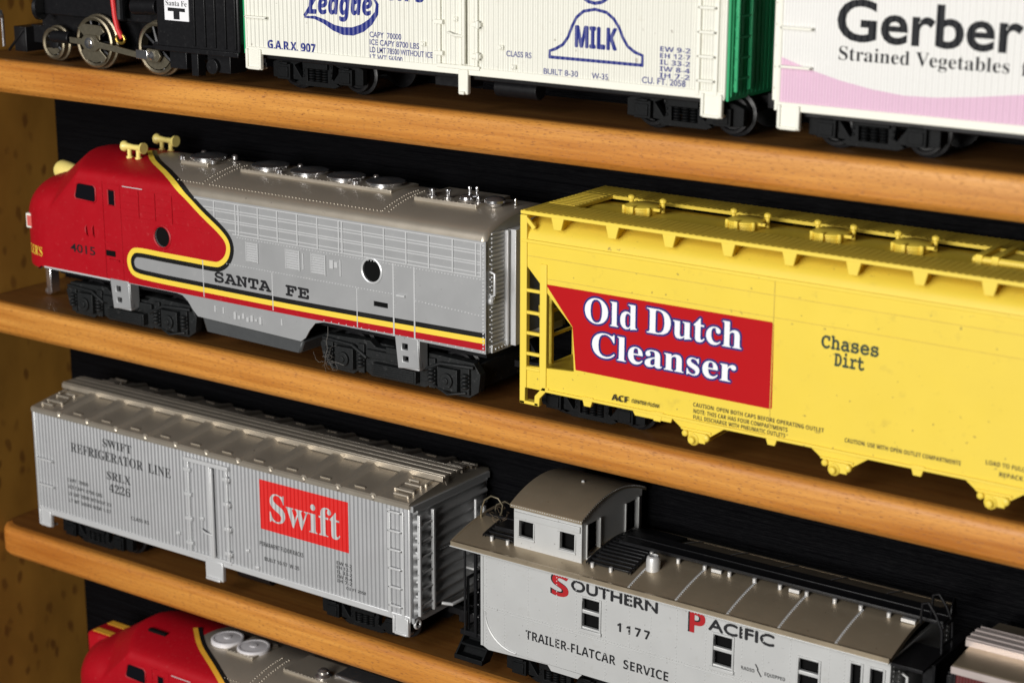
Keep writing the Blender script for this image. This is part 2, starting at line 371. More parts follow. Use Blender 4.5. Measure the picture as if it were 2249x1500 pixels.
# ------------------------------------------------------------------ running gear prototypes (built at the first car, copied to the others)
def circle(cx, cz, r, n=20, rz=None): return [(cx + r * math.cos(2 * PI * i / n), cz + (rz or r) * math.sin(2 * PI * i / n)) for i in range(n)]
TR = {}
def wheel_mesh(r, y, sgn):
    m = MB()
    m.lathe((0, y, 0), (0, sgn, 0), [(r + .75, -.2), (r + .75, .45), (r, .7), (r - .1, 2.3), (r - .8, 2.4), (r - 1.0, 1.8), (1.6, 1.7), (1.3, 2.3), (.4, 2.35)], 26)
    return m
def freight_truck(parent, cx, cy, z0):
    if 'freight' in TR: return dup(TR['freight'], parent, (cx, cy, z0))
    m = MB()
    out = [(-14.6, 3.2), (-14.6, 7.0), (-12.2, 7.9), (-8, 8.2), (-5.5, 9.3), (5.5, 9.3), (8, 8.2), (12.2, 7.9), (14.6, 7.0), (14.6, 3.2), (11.4, 2.9), (8.6, 3.0), (5.6, 1.7), (-5.6, 1.7), (-8.6, 3.0), (-11.4, 2.9)]
    h1 = [(-7.6, 6.6), (-5.0, 7.6), (-4.6, 4.0), (-5.2, 3.5)]; h2 = [(-p[0], p[1]) for p in reversed(h1)]; h3 = [(-3.3, 2.9), (3.3, 2.9), (3.3, 6.2), (-3.3, 6.2)]
    for s in (-1, 1):
        ya, yb = sorted((s * 11.6, s * 13.2)); m.plate(out, [h1, h2, h3], ya, yb)
        yo = s * 13.2
        for jx in (-10, 10):
            ya, yb = sorted((yo, yo + s * 1.3)); m.box(jx - 2.1, jx + 2.1, ya, yb, 3.0, 6.9)
            ya, yb = sorted((yo + s * 1.3, yo + s * 1.7)); m.box(jx - 1.6, jx + 1.6, ya, yb, 3.6, 6.2)
            m.cyl((jx - 1.4, yo + s * 1.3, 7.0), (jx + 1.4, yo + s * 1.3, 7.0), .35, 8)
        for sx in (-2.1, 0, 2.1):
            for k in range(5): m.lathe((sx, s * 12.6, 2.9 + k * .66), (0, 0, 1), [(.55, 0), (.95, .2), (.95, .4), (.55, .6)], 10)
        ya, yb = sorted((s * 11.4, yo + s * .9)); m.box(-3.9, 3.9, ya, yb, 6.2, 8.0)
        for bx in (-4.4, 4.4): m.rivet_line((bx, yo, 4.2), (bx, yo, 6.8), 1.3, (0, s, 0), .4, .3)
    m.box(-3.2, 3.2, -12, 12, 5.4, 8.6); m.cyl((0, 0, 8), (0, 0, 9.6), 3.2, 16)
    for ax in (-10, 10): m.cyl((ax, -12, 5.0), (ax, 12, 5.0), .9, 8)
    for bx in (-5.6, 5.6): m.box(bx - .8, bx + .8, -10.5, 10.5, 3.4, 4.6)
    ORGkeep = ORG[parent]
    t = obj('truck', m, 'truck', parent, bevel=.22, raw=True)
    for ax in (-10, 10):
        for s in (-1, 1):
            w = obj('wheel', MB().add([(v[0] + ax, v[1], v[2] + 5.0) for v in wheel_mesh(4.25, s * 7.6, s).v], wheel_mesh(4.25, s * 7.6, s).f), 'black', None); w.parent = t
    t.location = (Vector((cx, cy, z0)) - ORG[parent]) * MM
    TR['freight'] = t; return t
def diesel_truck(parent, cx, cy, z0):
    if 'diesel' in TR: return dup(TR['diesel'], parent, (cx, cy, z0))
    m = MB()
    out = [(-24.5, 3.5), (-25.5, 7.5), (-23.5, 10.2), (-9, 10.6), (-7, 9.2), (7, 9.2), (9, 10.6), (23.5, 10.2), (25.5, 7.5), (25.0, 3.0), (22.4, 1.2), (14.5, 1.0), (11.5, 3.0), (8.5, 1.4), (-8.5, 1.4), (-11.5, 3.0), (-14.5, 1.0), (-22, 1.2)]
    for s in (-1, 1):
        ya, yb = sorted((s * 10.8, s * 13.2)); m.plate(out, [], ya, yb); yo = s * 13.2
        for jx in (-16.5, 16.5):
            ya, yb = sorted((yo, yo + s * 1.5)); m.box(jx - 3.0, jx + 3.0, ya, yb, 2.4, 8.0)
            m.cyl((jx, yo + s * 1.2, 5.0), (jx, yo + s * 2.2, 5.0), 1.9, 14); m.cyl((jx, yo + s * 2.1, 5.0), (jx, yo + s * 2.6, 5.0), .9, 10)
            ya, yb = sorted((yo, yo + s * .8))
            for q in (-5.2, 5.2): m.box(jx + q - 1.0, jx + q + 1.0, ya, yb, 2.0, 9.6)
            for k in range(4):
                for q in (-5.2, 5.2): m.lathe((jx + q, yo + s * 1.0, 3.6 + k * 1.0), (0, 0, 1), [(.6, 0), (1.05, .3), (1.05, .6), (.6, .9)], 10)
        ya, yb = sorted((yo, yo + s * 1.9)); m.box(-7.0, 7.0, ya, yb, 2.4, 5.6)
        for k in range(5): m.box(-6.6, 6.6, *sorted((yo + s * 1.9, yo + s * 2.2)), 2.7 + k * .58, 3.0 + k * .58)
        ya, yb = sorted((yo, yo + s * 1.1)); m.box(-9.5, 9.5, ya, yb, 6.6, 8.6); m.box(-3, 3, ya, yb, 8.6, 10.2)
        m.tube([(-24, yo + s * .6, 9.2), (-14, yo + s * .9, 8.8), (-9, yo + s * 1.3, 6.4)], .5, 8); m.tube([(24, yo + s * .6, 9.2), (14, yo + s * .9, 8.8), (9, yo + s * 1.3, 6.4)], .5, 8)
        for bx in (-22, -20.5, -11, 11, 20.5, 22): m.rivet_line((bx, yo, 4), (bx, yo, 9), 1.6, (0, s, 0), .42, .35)
        m.tube([(12, yo + s * 1.0, 3.0), (17, yo + s * 2.0, 1.6), (22, yo + s * 1.0, 2.6)], .35, 8)
    m.box(-24, 24, -10.8, 10.8, 3.4, 9.6)
    t = obj('truck', m, 'diesel_truck', parent, bevel=.25, raw=True)
    for ax in (-16.5, 16.5):
        for s in (-1, 1):
            wm = wheel_mesh(5.4, s * 7.6, s)
            w = obj('wheel', MB().add([(v[0] + ax, v[1], v[2] + 6.15) for v in wm.v], wm.f), 'black', None); w.parent = t
    t.location = (Vector((cx, cy, z0)) - ORG[parent]) * MM
    TR['diesel'] = t; return t
def coupler(parent, x, y, z, s):
    m = MB(); m.box(min(x, x + s * 7), max(x, x + s * 7), y - 1.1, y + 1.1, z - .9, z + .9)
    m.box(min(x + s * 6, x + s * 9.5), max(x + s * 6, x + s * 9.5), y - 2.6, y + .6, z - 1.7, z + 1.7); m.box(min(x + s * 8, x + s * 9.5), max(x + s * 8, x + s * 9.5), y + .6, y + 2.4, z - 1.4, z + 1.4)
    m.cyl((x + s * 7.5, y - 1, z - 1.7), (x + s * 7.5, y - 1, z - 4.6), .4, 8)
    return obj('coupler', m, 'black', parent, bevel=.2)

# shelf levels (top faces), measured from the photograph
Z1, Z2, Z3, Z4 = 71.7, 0.0, -70.9, -141.7
T = 9.4; D = 34.6

# ------------------------------------------------------------------ the shelf unit
cab = thing('display_shelf_unit', 'wooden shelf unit with orange shelf fronts, flecked side panel and black backing', 'shelf unit', (250, 20, -152))
def shelf(z):
    m = MB(); r1, r2 = 2.1, 2.3; prof = []
    for i in range(9):
        a = PI / 2 * i / 8; prof.append((r1 - r1 * math.sin(a), z - r1 + r1 * math.cos(a)))
    prof += [(0, z - T + 1.95), (.12, z - T + 1.65), (.45, z - T + 1.2), (1.25, z - T + .35), (1.6, z - T + .1), (2.0, z - T), (3.4, z - T)]
    prof.append((D, z - T)); prof.append((D, z)); prof.append((3.4, z))
    xs = [.6, 1.2, 2.2, 3.6, 5.2, 7.2, 60, 180, 300, 420, 560]
    rows = []
    for x in xs:
        ins = 7 * (1 - math.sqrt(max(0, 1 - ((7.2 - min(x, 7.2)) / 6.8) ** 2))) if x < 7.2 else 0
        rows.append([(x, min(p[0] + ins, D), p[1]) for p in prof] + [(x, prof[0][0] + ins, prof[0][1])])
    m.grid(rows); nk = len(prof)
    for i, f in enumerate(m.f):
        if min(m.v[j][1] - (0 if m.v[j][0] > 7.2 else 0) for j in f) > 3.3: m.mi[i] = 1
    k = len(rows[0]) - 1
    m.f.append(tuple(range(k))); m.mi.append(0)
    o = len(m.v) - (k + 1); m.f.append(tuple(o + i for i in reversed(range(k)))); m.mi.append(0)
    return obj('shelf', m, ['shelf', 'shelf_board'], cab)
for z in (Z1, Z2, Z3, Z4): shelf(z)
obj('side_panel', MB().box(-12, 0, -4.0, D + 4, -152, 150), 'panel', cab, bevel=.5)
obj('back_panel', MB().box(0.05, 560, D + .1, D + 4, -152, 150), 'backing', cab)

# ------------------------------------------------------------------ house-style refrigerator cars
def ladder(mb, x0, x1, yf, zs, thick=.55):
    for z in zs:
        mb.box(x0, x1, yf - 1.0, yf - .45, z - .28, z + .28); mb.box(x0, x0 + .5, yf - 1.0, yf, z - .3, z + .3); mb.box(x1 - .5, x1, yf - 1.0, yf, z - .3, z + .3)
def reefer(root, x0, x1, z0, mside, mplain, mroof, mend, zb=9.8, ze=41.7, zr=44.6, W=33.4, ladder_x=None, door=None, tx=(21, 21), roof_style='panel', end_right='corrugated', left_grabs=True, fascia=None):
    yc = W / 2
    b = MB()
    b.cur = 0; b.box(x0, x1, 0, W, z0 + zb, z0 + ze - 1.0)
    obj('body', b, mside, root, bevel=.3)
    s = MB()
    s.box(x0 + .2, x1 - .2, -.35, 0.4, z0 + zb - .7, z0 + zb + 1.1)
    for sx in (x0 + .1, x1 - .75): s.box(sx, sx + .65, -.25, .5, z0 + zb - .4, z0 + ze - 1.2)
    obj('side_sill', s, mplain, root, bevel=.2)
    # roof
    r = MB(); zE = z0 + ze; zR = z0 + zr
    sec = [(-.7, zE - 1.3), (-.7, zE - .2), (-.2, zE + .2), (yc, zR), (W + .2, zE + .2), (W + .7, zE - .2), (W + .7, zE - 1.3)]
    r.grid([[(x, p[0], p[1]) for p in sec] for x in (x0 - .1, x1 + .1)])
    for x in (x0 - .1, x1 + .1): r.add([(x, p[0], p[1]) for p in sec], [tuple(range(len(sec)))])
    r.add([(x0 - .1, -.7, zE - 1.3), (x1 + .1, -.7, zE - 1.3), (x1 + .1, W + .7, zE - 1.3), (x0 - .1, W + .7, zE - 1.3)], [(0, 1, 2, 3)])
    n = 12; dx = (x1 - x0) / n
    def rz(y): return zE + .2 + (zR - zE - .2) * (1 - abs(y - yc) / (yc + .2))
    if roof_style == 'panel':
        for i in range(1, n):
            x = x0 + dx * i
            for sgn in (0, 1):
                fy = (lambda y: y) if sgn == 0 else (lambda y: W - y)
                # wide raised seam cap, flaring towards the ridge, with a low recessed-panel lip beside it
                ya, yb = .2, yc - 3.6
                for (xa, xb, ta, tb, h0) in ((-.9, 1.3, -.35, .75, .6),):
                    r.add([(x + xa, fy(-.65), rz(-.2) - .05), (x + xb, fy(-.65), rz(-.2) - .05), (x + xb + 1.9, fy(yb), rz(yb) - .05), (x + xa - .5, fy(yb), rz(yb) - .05),
                           (x + ta, fy(-.65), rz(-.2) + h0), (x + tb, fy(-.65), rz(-.2) + h0), (x + tb + 1.0, fy(yb), rz(yb) + 1.0), (x + ta - .3, fy(yb), rz(yb) + 1.0)],
                          [(0, 1, 5, 4), (1, 2, 6, 5), (2, 3, 7, 6), (3, 0, 4, 7), (4, 5, 6, 7)])
                if i < n - 1: r.box(x + 4.2, x + 7.6, *sorted((fy(1.3), fy(1.75))), rz(1.5) - .1, rz(1.5) + .3)
            r.lathe((x, -.7, zE - .5), (0, -1, 0), [(.75, -.2), (.75, .15), (.4, .4)], 8)
    obj('roof', r, mroof, root, smooth=25)
    if fascia:
        f = MB(); f.box(x0 - .2, x1 + .2, -1.0, -.55, zE - 1.5, zE + .15); obj('eave_trim', f, fascia, root, bevel=.15)
    w = MB()
    for k in range(3): w.mark(); w.box(x0 - 1.2, x1 + 1.2, yc - 3.6 + k * 2.5, yc - 3.6 + k * 2.5 + (1.3 if fascia else 2.15), zR + .5, zR + 1.25)
    w.mark()
    w.box(x0 - 1.0, x1 + 1.0, yc - 4.3, yc - 3.9, zR - .5, zR + 1.05); w.box(x0 - 1.0, x1 + 1.0, yc + 4.1, yc + 4.5, zR - .5, zR + 1.05)
    for i in range(n + 1): w.box(x0 + dx * i - .5, x0 + dx * i + .5, yc - 3.6, yc + 3.5, zR - .6, zR + .5)
    for x in (x0 - .8, x1 + .4): w.add([(x, yc - 3.6, zR + .5), (x + .4, yc - 3.6, zR + .5), (x + .4, yc - 1, zR + .5), (x, yc - 1, zR + .5), (x, yc - 2.2, zR - 2), (x + .4, yc - 2.2, zR - 2)], [(0, 1, 2, 3), (0, 3, 4), (1, 5, 2), (0, 4, 5, 1), (3, 2, 5, 4)])
    obj('roof_walk', w, fascia or mroof, root, bevel=.12)
    # ice hatch gear at the four roof corners
    h = MB()
    for xx, sg in ((x0 + 1.2, 1), (x1 - 1.2, -1)) if roof_style == 'panel' else ():
        for side in (0, 1):
            fy = (lambda y: y) if side == 0 else (lambda y: W - y)
            h.mark()
            def bar(xa, ya, xb, yb, hh=.55):
                za, zb_ = rz(ya), rz(yb)
                h.tube([(xx + sg * xa, fy(ya), za + .45), (xx + sg * xb, fy(yb), zb_ + .45)], .36, 8)
                h.cyl((xx + sg * xa, fy(ya), za - .2), (xx + sg * xa, fy(ya), za + .8), .45, 8)
            bar(1.0, 2.0, 5.5, 2.0); bar(1.0, 4.2, 6.8, 4.2); bar(6.8, 4.2, 6.8, 6.0); bar(1.2, 7.6, 6.2, 7.6); bar(6.2, 9.6, 3.2, 9.6); bar(.6, 9.0, .6, 11.2)
            h.box(min(xx + sg * 1.6, xx + sg * 6.2), max(xx + sg * 1.6, xx + sg * 6.2), *sorted((fy(4.8), fy(7.0))), rz(4.8) - .2, rz(7) + .35)
    if h.v: obj('hatch_fitting', h, mroof if fascia is None else 'silver_trim', root)
    # ends
    for xe, s, kind in ((x0, -1, 'plain'), (x1, 1, end_right)):
        e = MB()
        if kind == 'corrugated':
            zs = [z0 + zb + .6 + i * .22 for i in range(int((ze - zb - 2.4) / .22))]
            per = 3.05; lo = z0 + zb + .6
            def cor(z): return .25 + .95 * max(0, math.sin((z - lo) / per * 2 * PI - PI / 2) * .5 + .5) ** 1.3
            rows = []
            for y in (.9, 1.6, 5, 16, 28, W - 1.6, W - .9):
                k = 0 if y in (.9, W - .9) else 1
                rows.append([(xe + s * (cor(z) * k + .05), y, z) for z in zs])
            e.grid(rows); e.box(min(xe, xe + s * .9), max(xe, xe + s * .9), .1, W - .1, z0 + ze - 2.2, z0 + ze - .6); e.box(min(xe, xe + s * .9), max(xe, xe + s * .9), .1, W - .1, z0 + zb - .8, z0 + zb + .7)
            e.rivet_line((xe + s * 1.2, 11, z0 + 26.3), (xe + s * 1.2, W - 2, z0 + 26.3), .9, (s, 0, 0), .22, .2)
        else:
            e.box(min(xe, xe + s * .6), max(xe, xe + s * .6), .1, W - .1, z0 + zb - .8, z0 + ze - .6)
            for k in range(18): e.box(min(xe, xe + s * .85), max(xe, xe + s * .85), .9 + k * 1.8, 1.9 + k * 1.8, z0 + zb, z0 + ze - 2)
        obj('end_wall', e, mend, root, smooth=40)
        l = MB()
        for yy in (1.4, 7.2): l.box(min(xe + s * 1.0, xe + s * 1.9), max(xe + s * 1.0, xe + s * 1.9), yy, yy + .85, z0 + zb + 1.0, z0 + ze - 3.2)
        for k in range(6): l.box(min(xe + s * 1.1, xe + s * 1.7), max(xe + s * 1.1, xe + s * 1.7), 1.4, 8.0, z0 + zb + 3.4 + k * 4.4, z0 + zb + 3.9 + k * 4.4)
        for k in range(7): l.box(min(xe, xe + s * 1.2), max(xe, xe + s * 1.2), 1.5, 2.0, z0 + zb + 2 + k * 4, z0 + zb + 2.6 + k * 4); 
        obj('end_ladder', l, mend if mend == 'green' else 'silver_trim' if 'silver' in mside else mplain, root, bevel=.15)
    # side ladder, grab irons, steps
    g = MB(); g.mark()
    lx = (x1 - 6.8, x1 - 2.4) if ladder_x is None else ladder_x
    zs = [z0 + zb + 3.2 + k * 5.15 for k in range(6)]
    ladder(g, lx[0], lx[1], 0, zs)
    for xx in (lx[0] - .5, lx[1] - .5): g.box(xx, xx + 1.0, -.55, 0.1, z0 + zb, z0 + ze - 2.4)
    if left_grabs: g.mark()
    if left_grabs: ladder(g, x0 + .6, x0 + 8, 0, [z0 + zb + 8.5, z0 + zb + 16.5])
    obj('ladder', g, 'silver_trim' if 'silver' in mside else mplain, root, bevel=.12)
    for xa in (x1 - 5.7, x0 + .5):
        st = MB(); st.box(xa, xa + 5.2, -.5, .35, z0 + zb - 4.6, z0 + zb + .4); st.box(xa + .6, xa + 4.6, -.85, -.4, z0 + zb - 4.6, z0 + zb - 3.9)
        st.box(xa + 4.4, xa + 5.2, -.9, -.4, z0 + zb - 4.4, z0 + zb + .6); st.box(xa, xa + .8, -.9, -.4, z0 + zb - 4.4, z0 + zb + .6); st.box(xa + .4, xa + 4.8, .3, 2.2, z0 + zb - 4.6, z0 + zb - 4.0)
        obj('sill_step', st, mplain if 'silver' not in mside else 'silver_trim', root, bevel=.3)
    if 'silver' in mside:
     rg = MB(); tor = [(x1 + .7, 1.6 + 1.1 * math.cos(a * PI / 6), z0 + zb - 1.2 + 1.1 * math.sin(a * PI / 6)) for a in range(12)]
     rg.tube(tor, .38, 8, closed=True); obj('poling_ring', rg, 'silver_trim' if 'silver' in mside else mplain, root)
    # door
    if door:
        dm = MB(); da, db = door; za, zt = z0 + zb + 1.5, z0 + ze - 3.8; dc = (da + db) / 2 + .8
        dm.box(da - .6, db + .8, -1.2, 0, zt, zt + 1.1); dm.box(da - .4, db + .6, -.7, 0, za - .9, za)
        for xx in (da, db - .7): dm.box(xx, xx + .7, -.6, 0, za, zt)
        dm.box(dc - .45, dc + .45, -.75, 0, za, zt); dm.cyl((dc + 1.3, -.95, za + .3), (dc + 1.3, -.95, zt - .3), .5, 8)
        for zz in [za + 2.4 + k * (zt - za - 5) / 3 for k in range(4)]:
            dm.box(da - .9, da + 1.6, -1.0, 0, zz - .5, zz + .5); dm.box(db - 1.4, db + 1.1, -1.0, 0, zz - .5, zz + .5)
            dm.cyl((db + .4, -1.1, zz - .9), (db + .4, -1.1, zz + .9), .5, 8)
        dm.tube([(dc - 3.6, -.7, za + 7.4), (dc - 1.5, -1.2, za + 6.9), (dc + 1.4, -1.3, za + 6.8)], .32, 8)
        obj('door', dm, 'silver_trim' if 'silver' in mside else mplain, root, bevel=.15)
        ds = MB(); ds.box(da + 6.0, db - 2.6, -.9, .5, z0 + zb - 5.2, z0 + zb + .6); ds.box(da + 6.6, db - 3.2, -1.6, -.5, z0 + zb - 5.2, z0 + zb - 4.4)
        obj('door_step', ds, 'silver_trim' if 'silver' in mside else mplain, root, bevel=.3)
    # small castings on the side
    c = MB()
    for xx, zz in ((door[0] - 4.5, z0 + zb + 5.6), (door[1] + 6.5, z0 + zb + 6.4), (door[1] + 10, z0 + zb + 2.2), (door[0] + 5, z0 + zb + 12)) if door else ():
        c.box(xx - .7, xx + .7, -.6, 0, zz - .5, zz + .5); c.cyl((xx, -.9, zz), (xx, 0, zz), .45, 8)
    if c.v: obj('side_fitting', c, 'silver_trim' if 'silver' in mside else mplain, root, bevel=.1)
    u = MB(); u.box(x0 + 2, x1 - 2, 2, W - 2, z0 + zb - 2.0, z0 + zb); u.box(x0 + 6, x1 - 6, yc - 4, yc + 4, z0 + zb - 4, z0 + zb - 1)
    u.box((x0 + x1) / 2 - 14, (x0 + x1) / 2 - 4, yc - 10, yc - 4, z0 + zb - 5, z0 + zb - 2); u.cyl(((x0 + x1) / 2 + 4, yc - 9, z0 + zb - 4), ((x0 + x1) / 2 + 16, yc - 9, z0 + zb - 4), 2.2, 14)
    obj('underframe', u, 'black', root, bevel=.2)
    freight_truck(root, x0 + tx[0], yc, z0); freight_truck(root, x1 - tx[1], yc, z0)
    coupler(root, x0, yc, z0 + 7.6, -1); coupler(root, x1, yc, z0 + 7.6, 1)

# --- silver reefer with the red panel
sw = thing('boxcar', 'silver model boxcar with a red lettered rectangle on its side, beside the caboose cupola end', 'toy train car', (92, 16.7, Z3))
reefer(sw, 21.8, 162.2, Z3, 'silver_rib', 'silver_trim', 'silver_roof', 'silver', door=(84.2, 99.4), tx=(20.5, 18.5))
pm = MB(); pm.plate([(110.8, -47.25), (141.7, -47.25), (141.7, -33.15), (110.8, -33.15)], [], -.06, -.02); obj('logo_panel', pm, 'red_rib', sw, smooth=None)
t = MB(); text(t, 'Swift', 'serif', 114.3, 138.9, -44.3, 7.9, -.10); obj('lettering', t, 'silver_ink_rib', sw, smooth=None, recalc=False)
t = MB()
text(t, 'SWIFT', 'serif', 50.6, 62.3, -35.85, 2.4, -.04); text(t, 'REFRIGERATOR  LINE', 'serif', 37.1, 77.5, -40.0, 2.75, -.04)
text(t, 'SRLX', 'serif', 51.7, 61.3, -45.45, 2.45, -.04); text(t, '4226', 'serif', 52.3, 60.9, -49.2, 2.45, -.04)
obj('lettering', t, 'grey_ink_rib', sw, smooth=None, recalc=False)
t = MB()
for k, s in enumerate(('CAPY  70000', 'ICE CAPY 8700 LBS', 'LD LMT 78500 WITHOUT ICE', 'LT WT 56500 NEW 1-57')):
    text(t, s, 'bold', 35.0, (43.6, 49.2, 52.9, 52.4)[k], -49.6 - 2.12 * k, 1.05, -.04)
text(t, 'CLASS RS', 'bold', 60.7, 67.9, -55.9, 1.05, -.04); text(t, 'PERMANENT FLOOR RACKS', 'bold', 110.2, 125.8, -52.2, 1.25, -.04); text(t, 'BUILT 10-57  W-35', 'bold', 111.8, 124.2, -56.3, 1.1, -.04)
for k, s in enumerate(('EW 9-2', 'EH 12-7', 'IL 33-2', 'IW 8-4', 'IH 7-2')): text(t, s, 'bold', 137.4, 142.6, -51.3 - 1.25 * k, .95, -.04)
text(t, 'CU FT 2058', 'bold', 140.5, 147.2, -57.7, .8, -.04)
obj('lettering', t, 'grey_ink_rib', sw, smooth=None, recalc=False)
# brake platform and post on its right end
b = MB(); b.box(163.2, 166.4, 22, 29, Z3 + 17.2, Z3 + 17.8); b.box(163.4, 164.6, 28.4, 29.4, Z3 + 24, Z3 + 33); b.cyl((164.4, 25, Z3 + 9), (164.4, 25, Z3 + 36), .4, 8); b.tube([(164, 10.5, Z3 + 11.6), (166.2, 12, Z3 + 11.2), (166.5, 19, Z3 + 11.2)], .5, 8)
obj('brake_rigging', b, 'silver_trim', sw, bevel=.12)

# --- white reefer with green ends, top shelf
mk = thing('boxcar', 'white model boxcar with dark blue lettering, a bell outline and green ends, top shelf', 'toy train car', (180, 16.7, Z1))
reefer(mk, 111.4, 248.8, Z1, 'white_rib', 'white', 'green', 'green', zb=9.7, ze=41.7, door=(172.6, 184.0), tx=(20.5, 12.0), end_right='plain')
t = MB()
heavy(t, 'G.A.R.X. 907', 'bold', 118.9, 134.5, 82.4, 2.05, -.04, .07)
for k, s in enumerate(('CAPY  70000', 'ICE CAPY 8700 LBS', 'LD LMT 78500 WITHOUT ICE', 'LT WT 56500')): text(t, s, 'sans', 151.7, (161.3, 166.6, 170.6, 161.6)[k], 87.45 - 1.8 * k, 1.3, -.04, off=.012)
heavy(t, 'MILK', 'bold', 210.5, 221.3, 89.4, 4.6, -.04, .16)
text(t, 'CLASS RS', 'sans', 191.8, 198.7, 85.9, 1.25, -.04, off=.012); text(t, 'BUILT 8-30', 'sans', 202.1, 211.3, 82.7, 1.25, -.04, off=.012); text(t, 'W-35', 'sans', 215, 219.2, 82.7, 1.25, -.04, off=.012); text(t, 'CU. FT. 2058', 'sans', 228, 238.9, 82.8, 1.35, -.04, off=.014)
for k, s in enumerate(('EW 9-2', 'EH 12-7', 'IL 33-2', 'IW 8-4', 'IH 7-2')): text(t, s, 'bold', 232.4, 239.9, 90.0 - 1.42 * k, 1.05, -.04)
bell = [(203.7, 86.5), (203.7, 88.0), (205.2, 88.5), (207.2, 89.6), (208.6, 91.4), (209.6, 93.8), (210.8, 95.9), (212.6, 97.3), (215.6, 97.9), (218.6, 97.4), (220.5, 96.1), (221.9, 94.3), (222.9, 92.2), (224.2, 90.4), (226, 89.3), (228, 88.7), (228, 86.6), (203.5, 86.6)]
t.ribbon(bell[:17], .72, -.04); t.ribbon([(203.4, 86.6), (228.3, 86.6)], .72, -.045)
t.ribbon([(215.5 + 4.6 * math.cos(a / 16 * 2 * PI), 103.4 + 4.2 * math.sin(a / 16 * 2 * PI)) for a in range(17)], .8, -.04)
text(t, "Dairymen's", 'ital', 134.0, 168.6, 96.55, 5.0, -.04)
heavy(t, 'League', 'ital', 132.6, 152.6, 91.9, 5.0, -.043, .14, rot=.04)
t.ribbon([(131.2, 91.1), (132.6, 92.8), (134.8, 95.6)], [.9, .9, .7], -.046)
t.ribbon([(131.2, 90.9), (134.5, 91.0), (137.5, 90.2), (140.5, 88.9), (143.5, 88.3), (146.5, 88.4), (149.5, 89.4), (152, 91.0), (153.9, 93.2), (154.2, 95.3), (153.0, 96.8)], [.4, .8, 1.1, 1.5, 1.9, 2.0, 1.9, 1.6, 1.2, .9, .5], -.049)
obj('lettering', t, 'blue_ink_rib', mk, smooth=None, recalc=False)

# --- white and pink reefer at the right of the top shelf
gb = thing('boxcar', 'white model boxcar with a pink wave along its lower side and charcoal lettering', 'toy train car', (331, 16.7, Z1))
reefer(gb, 260.9, 401, Z1, 'white2_rib', 'white', 'white', 'white', zb=8.9, ze=41.7, door=(323.5, 338.5), tx=(20.5, 20.5), end_right='plain')
pk = [(261.5, 81.7)] + [(400, 81.7), (400, 88.4), (330, 88.4)] + [(322, 88.3), (313, 87.5), (304, 86.3), (296, 85.5), (289, 85.3), (282, 86.0), (275, 87.2), (268, 88.9), (261.5, 91.0)]
p = MB(); p.plate(pk, [], -.06, -.02); obj('pink_band', p, 'pink_rib', gb, smooth=None)
t = MB(); text(t, 'Gerber', 'sans', 274.1, 312.6, 95.5, 8.0, -.05, off=.02); text(t, 'Strained Vegetables', 'serif', 274.5, 310.6, 91.4, 2.75, -.05, off=-.004); text(t, 'for Babies', 'serif', 313.0, 332, 91.2, 2.75, -.05, off=-.004)
obj('lettering', t, 'char_rib', gb, smooth=None, recalc=False)

# --- boxcar coupled behind the caboose, lower right corner
cr = thing('boxcar', 'dark boxcar with a pinkish white roof walk, behind the caboose end ladder', 'toy train car', (378, 16.7, Z3))
M['corner_side'] = material('dark_red_side', (.10, .02, .02), .5, 0, .1, rib=RIB)
M['pale_trim'] = material('pinkish_white_edge', (.58, .50, .47), .35, .4, .1)
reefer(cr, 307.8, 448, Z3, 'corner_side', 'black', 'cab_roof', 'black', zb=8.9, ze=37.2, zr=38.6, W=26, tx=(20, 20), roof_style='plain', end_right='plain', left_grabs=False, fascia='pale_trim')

# ------------------------------------------------------------------ red and silver diesel locomotives
PROF = [(-1, 42.0), (-.85, 42.9), (-.2, 43.9), (.9, 44.6), (2.6, 45.3), (5.5, 46.2), (9, 47.0), (12.6, 47.6), (16.25, 47.8)]
ARC = [0]
for i in range(1, len(PROF)): ARC.append(ARC[-1] + math.dist(PROF[i - 1], PROF[i]))
def unroll(zp, off):
    """unrolled height z' -> point (y,z) on the near half of the body section, moved outward by off"""
    if zp <= 42: return (-1 - off, zp)
    s = zp - 42
    i = 0
    while i < len(ARC) - 2 and ARC[i + 1] < s: i += 1
    a, b = PROF[i], PROF[i + 1]; k = (s - ARC[i]) / (ARC[i + 1] - ARC[i]); dy, dz = b[0] - a[0], b[1] - a[1]; L = math.hypot(dy, dz)
    y, z = a[0] + dy * k, a[1] + dz * k
    return (y - dz / L * off, z + dy / L * off)
def sarc(y):
    for i in range(len(PROF) - 1):
        if PROF[i][0] <= y <= PROF[i + 1][0]: return 42 + ARC[i] + (ARC[i + 1] - ARC[i]) * (y - PROF[i][0]) / (PROF[i + 1][0] - PROF[i][0])
YC = 16.25
def profz(y):
    y = min(y, 2 * YC - y)
    if y <= -1: return 42.0
    for i in range(len(PROF) - 1):
        if PROF[i][0] <= y <= PROF[i + 1][0]:
            k = (y - PROF[i][0]) / (PROF[i + 1][0] - PROF[i][0]); return PROF[i][1] + k * (PROF[i + 1][1] - PROF[i][1])
    return 47.8
def smooth_poly(pts, per=6):
    out = []
    for i in range(len(pts) - 1):
        p0 = Vector(pts[max(i - 1, 0)]); p1 = Vector(pts[i]); p2 = Vector(pts[i + 1]); p3 = Vector(pts[min(i + 2, len(pts) - 1)])
        for k in range(per):
            t = k / per; out.append(tuple(.5 * ((2 * p1) + (p2 - p0) * t + (2 * p0 - 5 * p1 + 4 * p2 - p3) * t * t + (3 * p1 - p0 - 3 * p2 + p3) * t ** 3)))
    out.append(tuple(pts[-1])); return out
